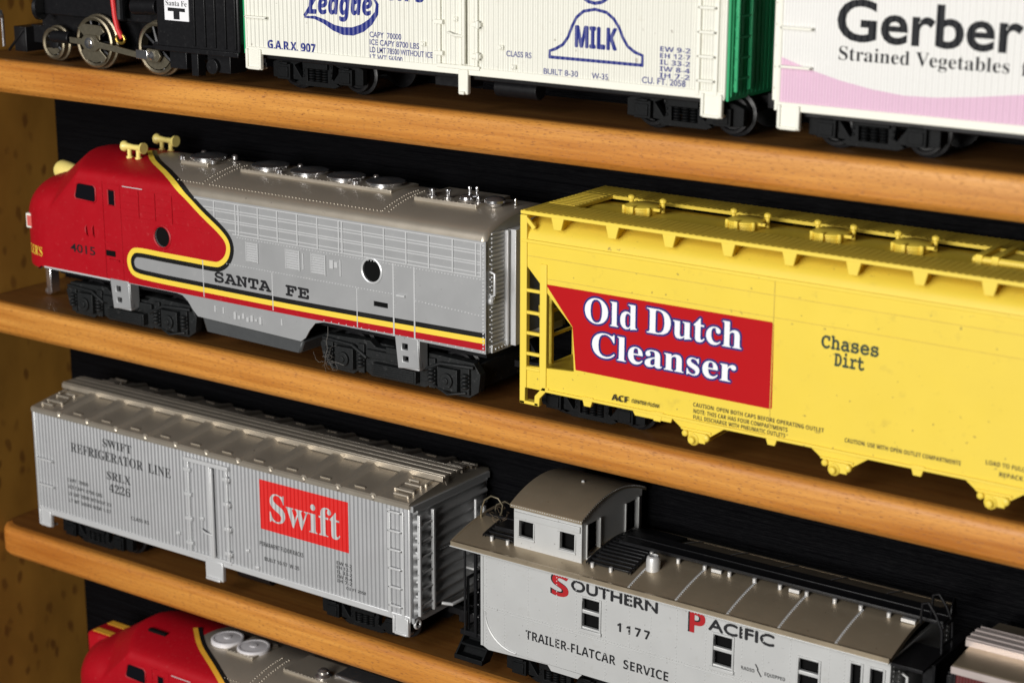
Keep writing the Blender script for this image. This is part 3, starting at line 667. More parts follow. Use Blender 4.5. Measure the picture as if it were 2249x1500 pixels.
def offset_line(pts, d):
    out = []
    for i, p in enumerate(pts):
        a = Vector(pts[max(i - 1, 0)]); b = Vector(pts[min(i + 1, len(pts) - 1)]); t = (b - a).normalized(); out.append((p[0] - t.y * d, p[1] + t.x * d))
    return out
def sheet(mb, vs2, fs, off, dx=0):
    """lay a flat (x, z') mesh over the body skin, cut so that it follows the curve"""
    bm = bmesh.new(); V = [bm.verts.new((v[0], v[1], 0)) for v in vs2]
    for f in fs:
        try: bm.faces.new([V[i] for i in f])
        except ValueError: pass
    for a in ARC: bmesh.ops.bisect_plane(bm, geom=bm.verts[:] + bm.edges[:] + bm.faces[:], plane_co=(0, 42 + a, 0), plane_no=(0, 1, 0))
    bm.verts.index_update(); o = []
    for v in bm.verts:
        y, z = unroll(v.co.y, off); o.append((v.co.x + dx, y, z))
    mb.add(o, [[v.index for v in f.verts] for f in bm.faces]); bm.free()
def poly_fill(pts):
    return list(pts), [tuple(t) for t in tessellate_polygon([[Vector((p[0], p[1], 0)) for p in pts]])]
# boundary of the red front paint on the body skin, from the roof centre down, round the lobe and back along the skirt
CL = smooth_poly([(57.5, sarc(16.25)), (66.3, sarc(9)), (77.2, 47.6), (87.5, 41.6), (94.1, 37.0), (100.6, 32.8), (102.9, 30.2), (102.4, 27.4), (100.2, 25.5), (97.6, 25.1), (89.4, 25.1), (80, 25.1), (70.2, 25.1), (67.2, 23.9), (65.8, 21.2), (66.6, 18.2), (69.2, 16.7), (76, 16.35), (89, 16.25), (130, 16.25), (186.4, 17.05)], 6)

def diesel(root, dx, z0, full=True):
    def sh(mb): mb.v = [(v[0] + dx, v[1], v[2] + z0) for v in mb.v]; return mb
    X1 = 186.6; XC = 63.4
    # silver body: side plates with portholes, roof, rear wall
    b = MB()
    low = [(XC, 14.5), (84.0, 14.5), (86.2, 14.2), (88.2, 12.8), (90, 10.6), (91.6, 9.2), (128.0, 8.2), (129.6, 9.4), (131, 11.6), (133, 13.8), (136, 14.5), (X1, 14.5), (X1, 42), (XC, 42)]
    holes = [circle(79.7, 29.3, 2.75, 24), circle(151.9, 30.2, 2.85, 24), [(152.3, 21.3), (156.8, 21.3), (156.8, 22.6), (152.3, 22.6)]]
    b.plate(low, holes, -1, -.55); b.plate(low, holes, 2 * YC + .35, 2 * YC + 1)
    prof = PROF + [(2 * YC - p[0], p[1]) for p in reversed(PROF[:-1])]
    rf = MB(); rf.grid([[(x, p[0], p[1]) for p in prof] for x in (XC, X1 - 1.2)])
    inn = [(-.6 if p[0] < 0 else p[0] * .94 + YC * .06, min(p[1], 47.8) - .5) for p in prof]
    rf.grid([[(X1 - 1.2, p[0], p[1]) for p in prof], [(X1 - .4, p[0] * .985 + YC * .015, p[1] - .2) for p in prof], [(X1, p[0] * .96 + YC * .04, p[1] - .8) for p in prof]])
    rear = [(-.3, 14.5)] + [(p[0] * .96 + YC * .04, p[1] - .8) for p in prof] + [(2 * YC + .3, 14.5)]
    b.add([(X1 - .01, p[0], p[1]) for p in rear], [tuple(range(len(rear)))])
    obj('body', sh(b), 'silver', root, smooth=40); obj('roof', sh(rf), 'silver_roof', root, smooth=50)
    iv = MB(); iv.box(XC + 1, X1 - 1.5, -.5, 2 * YC - .2, 14.6, 41); obj('interior_shade_block', sh(iv), 'void', root)  # solid black block inside the shell darkens the portholes as shade would
    # roof overlay in the reflection-tinted roof silver with fan bases, hatches, rivets
    r = MB(); rp = [(p[0], p[1]) for p in prof[1:-1]]
    def skin(y, off=.05): return profz(y) + off
    for x0_, x1_ in ((76.2, 86.2), (98.0, 149.0)):
        r.box(x0_, x1_, 10.6, 21.9, 47.0, 48.1)
    r.box(157.5, 176.5, 9.0, 23.5, 46.8, 47.95)
    for xa, xb in ((84, 93), (95.5, 153)):
        r.rivet_line((xa, 1.6, skin(1.6)), (xb, 1.6, skin(1.6)), 1.15, (0, -.6, 1), .25, .22)
    for xx in (92.8, 95.4, 153.4, 155.4):
        for i in range(16):
            y = 1.8 + i * .95; r.rivet((xx + dx * 0, y, skin(y)), (0, -.1, 1), .26, .24)
    r.rivet_line((98.3, 10.9, 48.1), (148.8, 10.9, 48.1), 1.3, (0, 0, 1), .24, .2); r.rivet_line((158, 9.3, 47.95), (176, 9.3, 47.95), 1.3, (0, 0, 1), .24, .2); r.rivet_line((76.5, 10.9, 48.1), (86, 10.9, 48.1), 1.3, (0, 0, 1), .24, .2)
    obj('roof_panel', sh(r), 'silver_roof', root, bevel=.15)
    def fan(x, y, z, rad):
        m = MB(); m.lathe((x, y, z), (0, 0, 1), [(rad - .6, 0), (rad - .6, .5), (rad, .6), (rad, .95), (rad - .5, 1.15), (rad - 1.3, 1.1), (rad * .55, 1.35), (.3, 1.6)], 36)
        return m
    if full:
        for x in (81.2, 103.6, 117.4, 129.8, 142.8): obj('roof_fan', sh(fan(x, YC, 48.05, 5.1)), 'chrome', root)
        for x in (75.4, 87.0, 110.5, 136.3):
            m = MB(); m.lathe((x, 12.0, 48.0), (0, 0, 1), [(.85, 0), (.85, .9), (.55, 1.25), (.2, 1.3)], 14); m.lathe((x, 20.5, 48.0), (0, 0, 1), [(.85, 0), (.85, .9), (.55, 1.25), (.2, 1.3)], 14); obj('roof_vent', sh(m), 'chrome', root)
        for x, y, rr, h in ((159.8, 13.4, 1.0, 1.6), (161.6, 11.4, .8, 2.0), (165.6, 12.4, .8, 2.2), (171.0, 14, .6, 3.2), (172.8, 14.6, .55, 3.2), (175.4, 11.6, .55, 1.6), (184, 15, .4, 1.5)):
            m = MB(); m.lathe((x, y, 47.9), (0, 0, 1), [(rr * 1.3, 0), (rr * 1.3, .35), (rr * .7, .5), (rr * .7, h - .4), (rr, h - .3), (rr * .9, h), (.1, h + .15)], 14); obj('roof_vent', sh(m), 'chrome', root)
        m = MB(); m.lathe((171.4, 12.6, 47.9), (0, 0, 1), [(1.9, 0), (2.1, .5), (2.0, 1.0), (1.4, 1.4), (.4, 1.55)], 20); obj('roof_vent', sh(m), 'chrome', root)
        m = MB(); m.lathe((179.6, 12.6, 47.6), (0, 0, 1), [(1.7, 0), (1.9, .5), (2.6, .9), (2.6, 1.5), (2.1, 2.0), (1.0, 2.3), (.2, 2.35)], 24); obj('roof_vent', sh(m), 'chrome', root)
    else:
        for x, y in ((71.8, 16.0), (82.0, 16.0)):
            m = MB(); m.lathe((x, y, profz(y) + .1), (0, 0, 1), [(4.9, -.4), (4.9, .6), (4.6, .9), (4.1, .92), (3.9, .78), (1.2, .95), (1.0, 1.15), (.2, 1.2)], 32); obj('roof_fan', sh(m), 'disc_white', root)
        m = MB(); m.lathe((110.5, 13.5, 47.6), (0, 0, 1), [(2.4, 0), (2.4, .8), (1.6, 1.6), (1.6, 2.2), (.9, 2.8), (.2, 2.9)], 18); obj('roof_vent', sh(m), 'chrome', root)
        m = MB(); m.box(113, 131, 15, 22, 47.4, 48.8); obj('roof_hatch', sh(m), 'chrome', root, bevel=.4)
    # side detail: battens, grille lines, louvres, rivets
    s = MB()
    y0 = -1
    for x in (99.3, 106.8, 107.9, 114.6, 121.2, 127.9, 134.6, 141.6, 142.7, 149.2, 156.0, 162.9, 169.8, 177.0, 183.9, 185.4): s.box(x - .2, x + .2, y0 - .32, y0, 37.3 if x < 100 else 33.3, 41.4)
    for z in (41.5, 39.6, 38.9, 36.9, 36.3, 34.3, 33.4): s.box(92.2 + (41.5 - z) * 1.62, X1 - .5, y0 - .14, y0, z - .13, z + .13)
    for xa, xb in ((110.2, 113.8), (123.8, 128.0), (132.4, 136.6)):
        for k in range(8): s.add([(xa, y0, 31.9 - k * .64), (xb, y0, 31.9 - k * .64), (xb, y0 - .42, 31.52 - k * .64), (xa, y0 - .42, 31.52 - k * .64), (xa, y0, 31.5 - k * .64), (xb, y0, 31.5 - k * .64)], [(0, 1, 2, 3), (3, 2, 5, 4), (0, 3, 4), (1, 5, 2)])
        s.box(xb + .15, xb + .55, y0 - .4, y0, 26.9, 32.1); s.box(xa - .3, xa - .1, y0 - .15, y0, 26.9, 32.1)
    for x in (129.6, 141.9): s.box(x - .18, x + .18, y0 - .3, y0, 27.4, 31.6)
    s.box(138.4, 139.6, y0 - .3, y0, 29.0, 31.2); s.box(139.9, 141.0, y0 - .25, y0, 29.4, 30.8)
    for x in (158.7, 165.2): s.rivet_line((x, y0, 15), (x, y0, 32.6), .85, (0, -1, 0), .3, .22); s.box(x - .22, x + .22, y0 - .16, y0, 14.6, 33)
    s.rivet_line((185.9, y0, 15), (185.9, y0, 41), .9, (0, -1, 0), .3, .25)
    for z in (32.7, 25.2): s.rivet_line((107 if z > 30 else 103, y0, z), (158 if z < 30 else 185, y0, z), .95, (0, -1, 0), .2, .16)
    s.rivet_line((165.6, y0, 24.6), (185.5, y0, 23.8), 1.0, (0, -1, 0), .2, .16)
    for x in (94.3, 118.8, 147.0): s.rivet_line((x, y0, 15.2), (x, y0, 24.8), .8, (0, -1, 0), .2, .16); s.box(x - .15, x + .15, y0 - .12, y0, 15, 25)
    for cx_, cz_, rr in ((151.9, 30.2, 2.85),):
        s.tube([(cx_ + (rr + .25) * math.cos(a * PI / 14), y0 - .05, cz_ + (rr + .25) * math.sin(a * PI / 14)) for a in range(28)], .32, 6, closed=True)
    s.box(159.8, 162.4, y0 - .5, y0, 25.0, 25.5)
    for k in range(7): s.box(105 + k * 1.5, 105.8 + k * 1.5, y0 - .35, y0, 10.6 + (k % 3) * .3, 12.6 - (k % 2) * .8)
    for x in (98, 101, 121.5): s.box(x, x + .5, y0 - .25, y0, 11.5, 13.2)
    s.rivet_line((136, y0, 15.0), (185, y0, 15.0), 2.4, (0, -1, 0), .22, .2)
    obj('side_trim', sh(s), 'silver_trim', root)
    # nose and cab: a height field over the plan of the nose
    n = MB(); hwt = [(16.05 + q, 17.25 * math.sqrt(max(.004, 1 - ((16.95 - q) / 16.95) ** 2))) for q in (0, .15, .4, .8, 1.4, 2.2, 3.2, 4.6, 6.4, 8.6, 11, 14, 16.95)] + [(70, 17.25)]
    ztt = [(16.05, 28.0), (16.4, 29.8), (17.2, 31.8), (18.6, 33.8), (20.5, 35.6), (23, 37.4), (26.5, 39.0), (32, 40.0), (42, 40.6), (70, 41.5)]
    def interp(tb, x):
        if x <= tb[0][0]: return tb[0][1]
        for (a, fa), (c, fc) in zip(tb, tb[1:]):
            if x <= c: return fa + (fc - fa) * (x - a) / (c - a)
        return tb[-1][1]
    def topz(x, tt):
        hw = interp(hwt, x); zt = interp(ztt, x); y = YC + hw * tt
        nose = zt - 9.5 * (1 - math.sqrt(max(0, 1 - min(1, abs(tt)) ** 2.6))) if x < 37 else zt - 9.5 * max(0, 1 - (x - 37) / 10) * (1 - math.sqrt(max(0, 1 - abs(tt) ** 2.6)))
        side = abs(y - YC) / 17.25
        xc_ = 25.0 + 17.0 * side ** 1.6
        ws = 37.8 + (x - xc_) / (1.62 - .55 * side)
        roof = profz(max(-1, min(2 * YC + 1, y)))
        return y, max(nose, min(roof, ws))
    xs = [16.05, 16.12, 16.25, 16.45, 16.8, 17.3, 18, 18.9, 20, 21.4, 22.8, 24.2] + [25.2 + i * .72 for i in range(49)]
    xs = [x for x in xs if x < 60.2] + [60.3, 63.4]
    rows = []
    ts = [math.sin(PI / 2 * (i / 16)) for i in range(-16, 17)]
    for x in xs:
        hw = interp(hwt, x); zb = 13.9 if x < 30 else 14.5
        r_ = []
        y0_, zt0 = topz(x, -1); y1_, zt1 = topz(x, 1)
        for k in range(8): r_.append((x, y0_, zb + (zt0 - zb) * k / 8))
        for tt in ts: r_.append((x, *topz(x, tt)))
        for k in range(7, -1, -1): r_.append((x, y1_, zb + (zt1 - zb) * k / 8))
        rows.append(r_)
    n.grid(rows); n.add(rows[0], [tuple(range(len(rows[0])))])
    noseo = obj('cab', sh(n), 'red', root, smooth=50)
    bvh = BVHTree.FromPolygons([Vector(v) for v in n.v], n.f)
    def drape(vs, fs, d, off, mb, cut=None):
        bm = bmesh.new(); V = [bm.verts.new(v) for v in vs]
        for f in fs:
            try: bm.faces.new([V[i] for i in f])
            except ValueError: pass
        if cut:
            for k in range(cut[0], cut[1]): bmesh.ops.bisect_plane(bm, geom=bm.verts[:] + bm.edges[:] + bm.faces[:], plane_co=(k * .8 + dx, 0, 0), plane_no=(1, 0, 0))
        bm.verts.index_update(); o = []
        for v in bm.verts:
            h = bvh.ray_cast(v.co, Vector(d)); q = h[0] + (h[1] if h[1].dot(Vector(d)) < 0 else -h[1]) * off if h[0] else v.co
            o.append(tuple(q))
        mb.add(o, [[v.index for v in f.verts] for f in bm.faces]); bm.free()
    def side_patch(pts, off, mat, name, label=None):
        m = MB(); vs, fs = poly_fill([(p[0] + dx, p[1] + z0) for p in pts]); drape([(v[0], -30, v[1]) for v in vs], fs, (0, 1, 0), off, m, (int(pts[0][0] / .8) - 12, int(pts[0][0] / .8) + 20)); return obj(name, m, mat, root, smooth=50, label=label)
    # windows: cab side, door, each with a raised frame
    def window(pts, name='window'):
        w = side_patch(pts, .06, 'glass', name)
        fm = MB(); fm.tube([(p[0] + dx, -1.05, p[1] + z0) for p in pts], .26, 6, closed=True); f = obj('frame', fm, 'red', root, smooth=50); f.parent = w
    window([(46.9, 35.9), (54.0, 35.6), (54.8, 36.3), (54.8, 39.7), (54.0, 40.5), (48.4, 40.6), (47.4, 40.1), (46.4, 36.7)])
    window([(59.6, 35.7), (62.3, 35.6), (62.3, 39.9), (59.6, 40.0)])
    for sgn in (1,):   # far windscreen pane
        pane = []
        for yy, zz in ((1.6, 40.8), (1.6, 45.0), (13.2, 46.2), (13.2, 39.6)): pane.append((YC + sgn * yy, zz))
        m = MB(); vs = []; fs = []; K = 8
        for i in range(K + 1):
            for j in range(K + 1):
                a = i / K; c = j / K; yy = YC + sgn * (1.4 + 11.6 * a); zz = 40.2 + c * (5.0 - .8 * a); vs.append((0 + dx, yy, zz + z0))
        for i in range(K):
            for j in range(K): fs.append((i * (K + 1) + j, (i + 1) * (K + 1) + j, (i + 1) * (K + 1) + j + 1, i * (K + 1) + j + 1))
        drape(vs, fs, (1, 0, 0), .07, m); obj('windscreen', m, 'glass', root, smooth=50)
    # cab door outline, grab irons and rivets in red
    rd = MB()
    for x in (57.4, 64.2): rd.rivet_line((x, -1, 15.5), (x, -1, 41.5), 1.0, (0, -1, 0), .22, .16); rd.box(x - .14, x + .14, -1.16, -1, 15, 42)
    rd.box(57.4, 64.2, -1.14, -1, 41.4, 41.7); rd.box(57.4, 64.2, -1.14, -1, 24.9, 25.15)
    for x in (71.3, 77.5, 83.8): rd.box(x - .16, x + .16, -1.28, -1, 33.3, 40.8)
    for z in (41.0, 39.2, 37.2, 35.3, 33.4): rd.box(65, 88 if z > 37 else 94, -1.15, -1, z - .1, z + .1)
    rd.rivet_line((66, -1, 32.4), (98, -1, 32.4), .95, (0, -1, 0), .2, .15); rd.rivet_line((70, -1, 25.9), (100, -1, 25.9), .95, (0, -1, 0), .2, .15); rd.rivet_line((97.6, -1, 26), (97.6, -1, 33.5), .85, (0, -1, 0), .22, .16)
    rd.rivet_line((46.5, -1, 41.4), (84, -1, 41.6), 1.0, (0, -1, 0), .2, .16); rd.box(59, 63, -1.5, -1.0, 20.2, 20.6)
    rd.tube([(50.2, -1, 28.8), (50.4, -1.5, 28.0), (50.6, -1.5, 26.4), (50.8, -1, 25.8)], .22, 6); rd.tube([(53.0, -1, 29.2), (53.1, -1.5, 28.4), (53.2, -1.5, 26.6), (53.3, -1, 25.8)], .22, 6)
    rd.tube([(79.7 + 3.05 * math.cos(a * PI / 14), -1.05, 29.3 + 3.05 * math.sin(a * PI / 14)) for a in range(28)], .34, 6, closed=True)
    obj('cab_trim', sh(rd), 'red', root)
    gs = MB(); gs.box(65.4, 73.0, -1.2, -1.04, 41.35, 41.6); obj('drip_strip', sh(gs), 'silver_trim', root)
    hb = MB(); hb.box(57.8, 61.4, -1.25, -1.0, 21.3, 22.9); obj('step_recess_shade', sh(hb), 'void', root, bevel=.1)  # raised near-black plate, its colour standing for a shaded step recess
    # paint: red skirt field, yellow and black border lines, all laid over the skin
    red = MB(); a = CL; poly = [(60, sarc(16.25))] if False else []
    cl = CL
    # split into the upper lobe and the lower band so that each outline stays simple
    iu = min(range(len(cl)), key=lambda i: abs(cl[i][0] - 65.8) + abs(cl[i][1] - 21.2))
    holep = circle(79.7, 29.3, 2.78, 24)
    outer = list(cl[:iu + 1]) + [(60.2, cl[iu][1]), (60.2, sarc(16.25))] if cl[0][0] > 60.2 else [(60.2, sarc(14.0))] + [p for p in cl[:iu + 1] if p[0] > 60.2] + [(60.2, cl[iu][1])]
    loops = [outer, holep]
    tris = tessellate_polygon([[Vector((p[0], p[1], 0)) for p in l] for l in loops]); flat = [p for l in loops for p in l]
    sheet(red, flat, [tuple(t_) for t_ in tris], .05)
    low_ = [(60.2, cl[iu][1])] + list(cl[iu:]) + [(186.4, 15.35), (130, 14.7), (60.2, 14.7)]
    sheet(red, *poly_fill(low_), .05)
    obj('red_paint', sh(red), ['red'], root, smooth=50, recalc=False)
    def band(d0, d1, off, mat, name):
        A = offset_line(cl, d0); Bq = offset_line(cl, d1); m = MB(); vs = []; fs = []
        for p, q in zip(A, Bq): vs += [p, q]
        for i in range(len(A) - 1): fs.append((2 * i, 2 * i + 2, 2 * i + 3, 2 * i + 1))
        sheet(m, vs, fs, off); obj(name, sh(m), mat, root, smooth=50, recalc=False)
    band(0, 1.4, .09, 'stripe_yellow' if full else 'stripe_amber', 'yellow_stripe'); band(1.35, 2.65, .07, 'stripe_black', 'black_stripe')
    # floor, tank, steps, pilot
    u = MB(); u.box(34, 184, 3, 2 * YC - 3, 12.2, 14.4); u.box(18, 40, 8, 2 * YC - 8, 12.2, 14.2); obj('underframe', sh(u), 'black', root)
    tk = MB(); tk.plate([(91.8, 9.1), (93.2, 5.0), (126.6, 4.4), (128.0, 8.1)], [], .2, 2 * YC - .2); obj('fuel_tank', sh(tk), 'tank', root, bevel=.6)
    for xa in (58.8, 159.0):
        st = MB(); st.plate([(xa, 15.0), (xa + 7.2, 15.0), (xa + 7.6, 7.4), (xa + .9, 6.6)], [[(xa + 2.2, 13.2), (xa + 4.0, 13.2), (xa + 4.0, 11.6), (xa + 2.2, 11.6)], [(xa + 2.4, 10.0), (xa + 4.2, 10.0), (xa + 4.2, 8.6), (xa + 2.4, 8.6)]], -1.25, .2)
        st.box(xa + 1, xa + 7.4, -1.0, 1.8, 6.7, 7.3); st.box(xa + 6.9, xa + 7.5, -1.0, 2.4, 7.0, 14.5); st.box(xa + .4, xa + 7.2, -1.0, 1.6, 10.5, 11.1)
        obj('step', sh(st), 'silver', root, bevel=.2)
    pi = MB()
    prow = [(16.4, YC - 3), (17.4, YC - 6.8), (19.4, YC - 10), (23, YC - 13.2), (28, YC - 16)]
    for (xa, ya), (xb, yb) in zip(prow, prow[1:]): pi.add([(xa, ya, 14.2), (xb, yb, 14.2), (xb, yb, 13.2), (xa, ya, 13.2), (xa + .8, ya + .8, 14.2), (xb + .8, yb + .8, 14.2), (xb + .8, yb + .8, 13.2), (xa + .8, ya + .8, 13.2)], [(0, 1, 2, 3), (4, 5, 6, 7), (3, 2, 6, 7), (0, 4, 5, 1)])
    pi.add([(15.0, YC - 5, 14.2), (15.0, YC + 5, 14.2), (15.6, YC + 2.4, 8.6), (15.6, YC - 2.4, 8.6), (16.6, YC - 5, 14.2), (16.6, YC + 5, 14.2), (17.2, YC + 2.4, 8.6), (17.2, YC - 2.4, 8.6)], [(0, 1, 2, 3), (4, 7, 6, 5), (0, 3, 7, 4), (1, 5, 6, 2), (3, 2, 6, 7), (0, 4, 5, 1)])
    pi.box(14.6, 16.6, YC - 1.8, YC + 1.6, 1.2, 9); pi.sphere((14.4, YC - .6, 1.6), 1.3)
    obj('pilot', sh(pi), 'chrome', root, bevel=.2)
    lp = MB(); lp.box(32, 58.6, -1.02, -.6, 14.25, 14.75); obj('skirt_edge', sh(lp), 'silver_trim', root)
    # rear end: ribs, diaphragm, rivets, grab iron
    e = MB()
    for k in range(26): e.box(X1, X1 + .3, 1.2, 6.4, 17 + k * 1.05, 17.5 + k * 1.05)
    e.rivet_line((X1, .8, 16), (X1, .8, 40), 1.9, (1, 0, 0), .26, .3)
    for ya, yb, w in ((6.6, 7.3, 1.0), (8.0, 10.2, 2.4), (22.3, 24.5, 2.4), (25.2, 25.9, 1.0)): e.box(X1, X1 + w, ya, yb, 15.0, 43.6)
    e.box(X1, X1 + 1.4, 10.2, 22.3, 42, 43.6); e.box(X1, X1 + .5, 1.0, 31.5, 14.4, 16.4)
    for k in range(4): e.rivet((X1 + .5, 2.4 + k * 1.3, 15.2), (1, 0, .3), .35, .3)
    e.tube([(X1, 1.0, 34.4), (X1 + 1.2, 1.0, 34.0), (X1 + 1.2, 1.0, 28.8), (X1, 1.0, 28.4)], .35, 8); e.lathe((X1, 1.0, 27.4), (1, 0, 0), [(1.0, 0), (1.0, .6), (.5, 1.0)], 12)
    obj('diaphragm', sh(e), 'silver_trim', root, bevel=.1)
    de = MB(); de.box(X1 + .02, X1 + .25, 10.4, 22.1, 16, 42); obj('rear_door', sh(de), 'tank', root)
    cpl = MB(); coupler(root, X1 + dx - 3, YC, z0 + 8.0, 1)
    diesel_truck(root, 61.5 + dx, YC, z0); diesel_truck(root, 156.5 + dx, YC, z0)
    # lettering
    if full:
        t = MB(); heavy(t, 'SANTA', 'slab', 98.5, 118.2, 19.85, 2.55, -1.1, .14); heavy(t, 'FE', 'slab', 123.4, 131.0, 19.85, 2.55, -1.1, .14)
        obj('lettering', sh(t), 'ink', root, smooth=None, recalc=False)
        q = MB(); text(q, '4015', 'sans', 43.4, 53.2, 20.6, 2.3, -30, off=.01); sh(q); m = MB(); drape(q.v, q.f, (0, 1, 0), .08, m, (50, 70)); obj('lettering', m, 'ink', root, smooth=None, recalc=False)
        q = MB(); text(q, "LER'S", 'serif', 24.0, 31.4, 17.4, 2.6, -30); sh(q); m = MB(); drape(q.v, q.f, (0, 1, 0), .09, m, (22, 40)); obj('lettering', m, 'stripe_yellow', root, smooth=None, recalc=False)
    # horns, headlight, number boards
    if full:
        for hx, hy in ((59.6, 9.4), (58.6, 22.8)):
            h = MB(); zt_ = profz(hy) + 3.0
            h.tube([(hx - 3.9, hy, zt_), (hx - 3.3, hy, zt_), (hx - 2.4, hy, zt_ + .05), (hx, hy, zt_), (hx + 2.4, hy, zt_ - .05), (hx + 3.3, hy, zt_), (hx + 3.9, hy, zt_)], [1.45, 1.5, .9, .75, .9, 1.55, 1.6], 14)
            for k in (-1.7, 1.7): h.cyl((hx + k, hy, zt_ - 3.4), (hx + k, hy, zt_), .62, 10); h.cyl((hx + k, hy, zt_ - 3.3), (hx + k, hy, zt_ - 2.6), .95, 10)
            obj('horn', sh(h), 'horn', root)
        h = MB(); h.lathe((23.5, YC, 38.6), (-1, 0, .12), [(2.6, -5), (2.9, -1), (2.9, 1.2), (2.3, 2.2), (1.0, 2.7), (.2, 2.8)], 24); obj('headlight', sh(h), 'horn', root)
        nb = MB(); nb.box(23.2, 26.6, .9, 4.0, 24.4, 28.7); nbo = obj('number_board', sh(nb), 'white', root, bevel=.3)
        nb = MB(); nb.box(23.8, 26.8, .72, 3.0, 25.0, 28.1); f = obj('board_face', sh(nb), 'number_red', root, bevel=.2); f.parent = nbo
    else:
        hu = MB(); hu.box(17.2, 29, 10.6, 21.9, 31, 38.7); huo = obj('light_housing', sh(hu), 'red', root, bevel=1.4)
        for y_ in (11.9, 17.9):
            m = MB(); m.box(18.8, 27.5, y_, y_ + 2.5, 38.5, 38.82); o = obj('yellow_stripe', sh(m), 'stripe_amber', root, bevel=.06); o.parent = huo
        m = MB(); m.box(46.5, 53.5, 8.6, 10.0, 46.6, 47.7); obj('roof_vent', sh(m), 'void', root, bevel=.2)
M['stripe_amber'] = material('amber_stripe', (.72, .36, .03), .5, 0, .06)
M['number_red'] = material('pale_red_board', (.62, .12, .10), .4, 0, .1)
M['disc_white'] = material('pale_fan_disc', (.72, .70, .72), .5, .2, .06, .3)
f7 = thing('diesel_locomotive', 'red and silver model locomotive with cream horns, coupled to the yellow hopper car', 'toy locomotive', (110, YC, Z2))
diesel(f7, 0, Z2, True)
f8 = thing('diesel_locomotive', 'red nosed model locomotive with two pale roof discs, below the boxcar shelf', 'toy locomotive', (121, YC, Z4))
diesel(f8, 9.5, Z4, False)

# ------------------------------------------------------------------ yellow covered hopper
hp = thing('hopper_car', 'yellow covered hopper car with a red lettered panel, on the middle shelf', 'toy train car', (292, 17.5, Z2))
HX0, HX1, HY, HW = 197.0, 387.0, -1.0, 37.0; HC = HY + HW / 2
b = MB()
sec = [(HY, 8.6), (HY, 14.0), (HY + .0, 44.0), (HY + .35, 45.6), (HY + 1.5, 47.0), (HY + 4, 48.2), (HY + 9, 49.3), (HC, 50.1)]
sec = sec + [(2 * HC - p[0], p[1]) for p in reversed(sec[:-1])]
# side sheets with the sloped ends, as plates; roof as a curved skin
side = [(HX0 + .2, 44.0), (HX0 + .2, 39.2), (211.2, 25.2), (211.8, 14.6), (HX0 + .2, 13.6), (HX0 + .2, 8.4), (237.6, 8.4), (238.4, 8.2), (241.6, 5.9), (243.0, 4.9), (247.0, 4.9), (249.4, 6.6), (251.8, 8.3),
        (272.8, 8.3), (276.2, 5.9), (277.4, 4.9), (281.6, 4.9), (284.0, 6.6), (286.4, 8.3), (307.8, 8.3), (311.0, 5.9), (312.4, 4.9), (316.6, 4.9), (319.0, 6.6), (321.4, 8.3),
        (342, 8.3), (346, 5), (351, 5), (354, 8.3), (HX1 - .2, 8.4), (HX1 - .2, 13.6), (372.2, 14.6), (372.8, 25.2), (HX1 - .2, 39.2), (HX1 - .2, 44.0)]
hole = []
b.plate(side, [], HY, HY + 1.0); b.plate(side, [], HY + HW - 1.0, HY + HW)
roofs = sec[2:-2]
b.grid([[(x, p[0], p[1]) for p in roofs] for x in (HX0 + .2, HX1 - .2)])
for x, s in ((HX0 + .2, 1), (HX1 - .2, -1)):
    b.add([(x, p[0], p[1]) for p in roofs], [tuple(range(len(roofs)))])
    b.add([(x, HY + .5, 44.0), (x, HY + HW - .5, 44.0), (x, HY + HW - .5, 39.2), (x, HY + .5, 39.2)], [(0, 1, 2, 3)])
    b.add([(x, HY + .5, 39.2), (x + s * 14.2, HY + .5, 25.2), (x + s * 14.8, HY + .5, 12), (x + s * 14.8, HY + HW - .5, 12), (x + s * 14.2, HY + HW - .5, 25.2), (x, HY + HW - .5, 39.2)], [(0, 1, 4, 5), (1, 2, 3, 4)])
    b.box(min(x, x + s * 15), max(x, x + s * 15), HY + .9, HY + HW - .9, 10.2, 11.4)
b.box(212, 372, HY + 1.2, HY + HW - 1.2, 8.8, 10)
obj('body', b, 'yellow', hp, smooth=40)
tr = MB()
tr.box(HX0, HX1, HY - .45, HY + .1, 43.6, 44.35); se = MB(); se.mark(); se.box(HX0 + 1, HX1 - 1, HY - .07, HY, 40.35, 40.5); se.mark(); se.box(HX0 + 6, HX1 - 6, HY - .07, HY, 35.5, 35.65)
for x in (262.75, 321.4): se.mark(); se.box(x - .1, x + .1, HY - .09, HY, 9.2, 43.5)
obj('panel_seam', se, 'seam', hp, smooth=None)
tr.box(HX0 + 7, HX1 - 7, HY - .5, HY, 8.3, 9.0)
for x in (215.8, 234.6, 263.5, 297.5, 331): tr.plate([(x - 1.6, 9.2), (x + 1.6, 9.2), (x + .9, 6.9), (x - .9, 6.9)], [], HY - .35, HY + .6)
tr.plate([(227.6, 9.0), (238.6, 9.0), (238.2, 7.2), (228.6, 7.2)], [], HY - .2, HY + .8)
obj('side_trim', tr, 'yellow_trim', hp, bevel=.12)
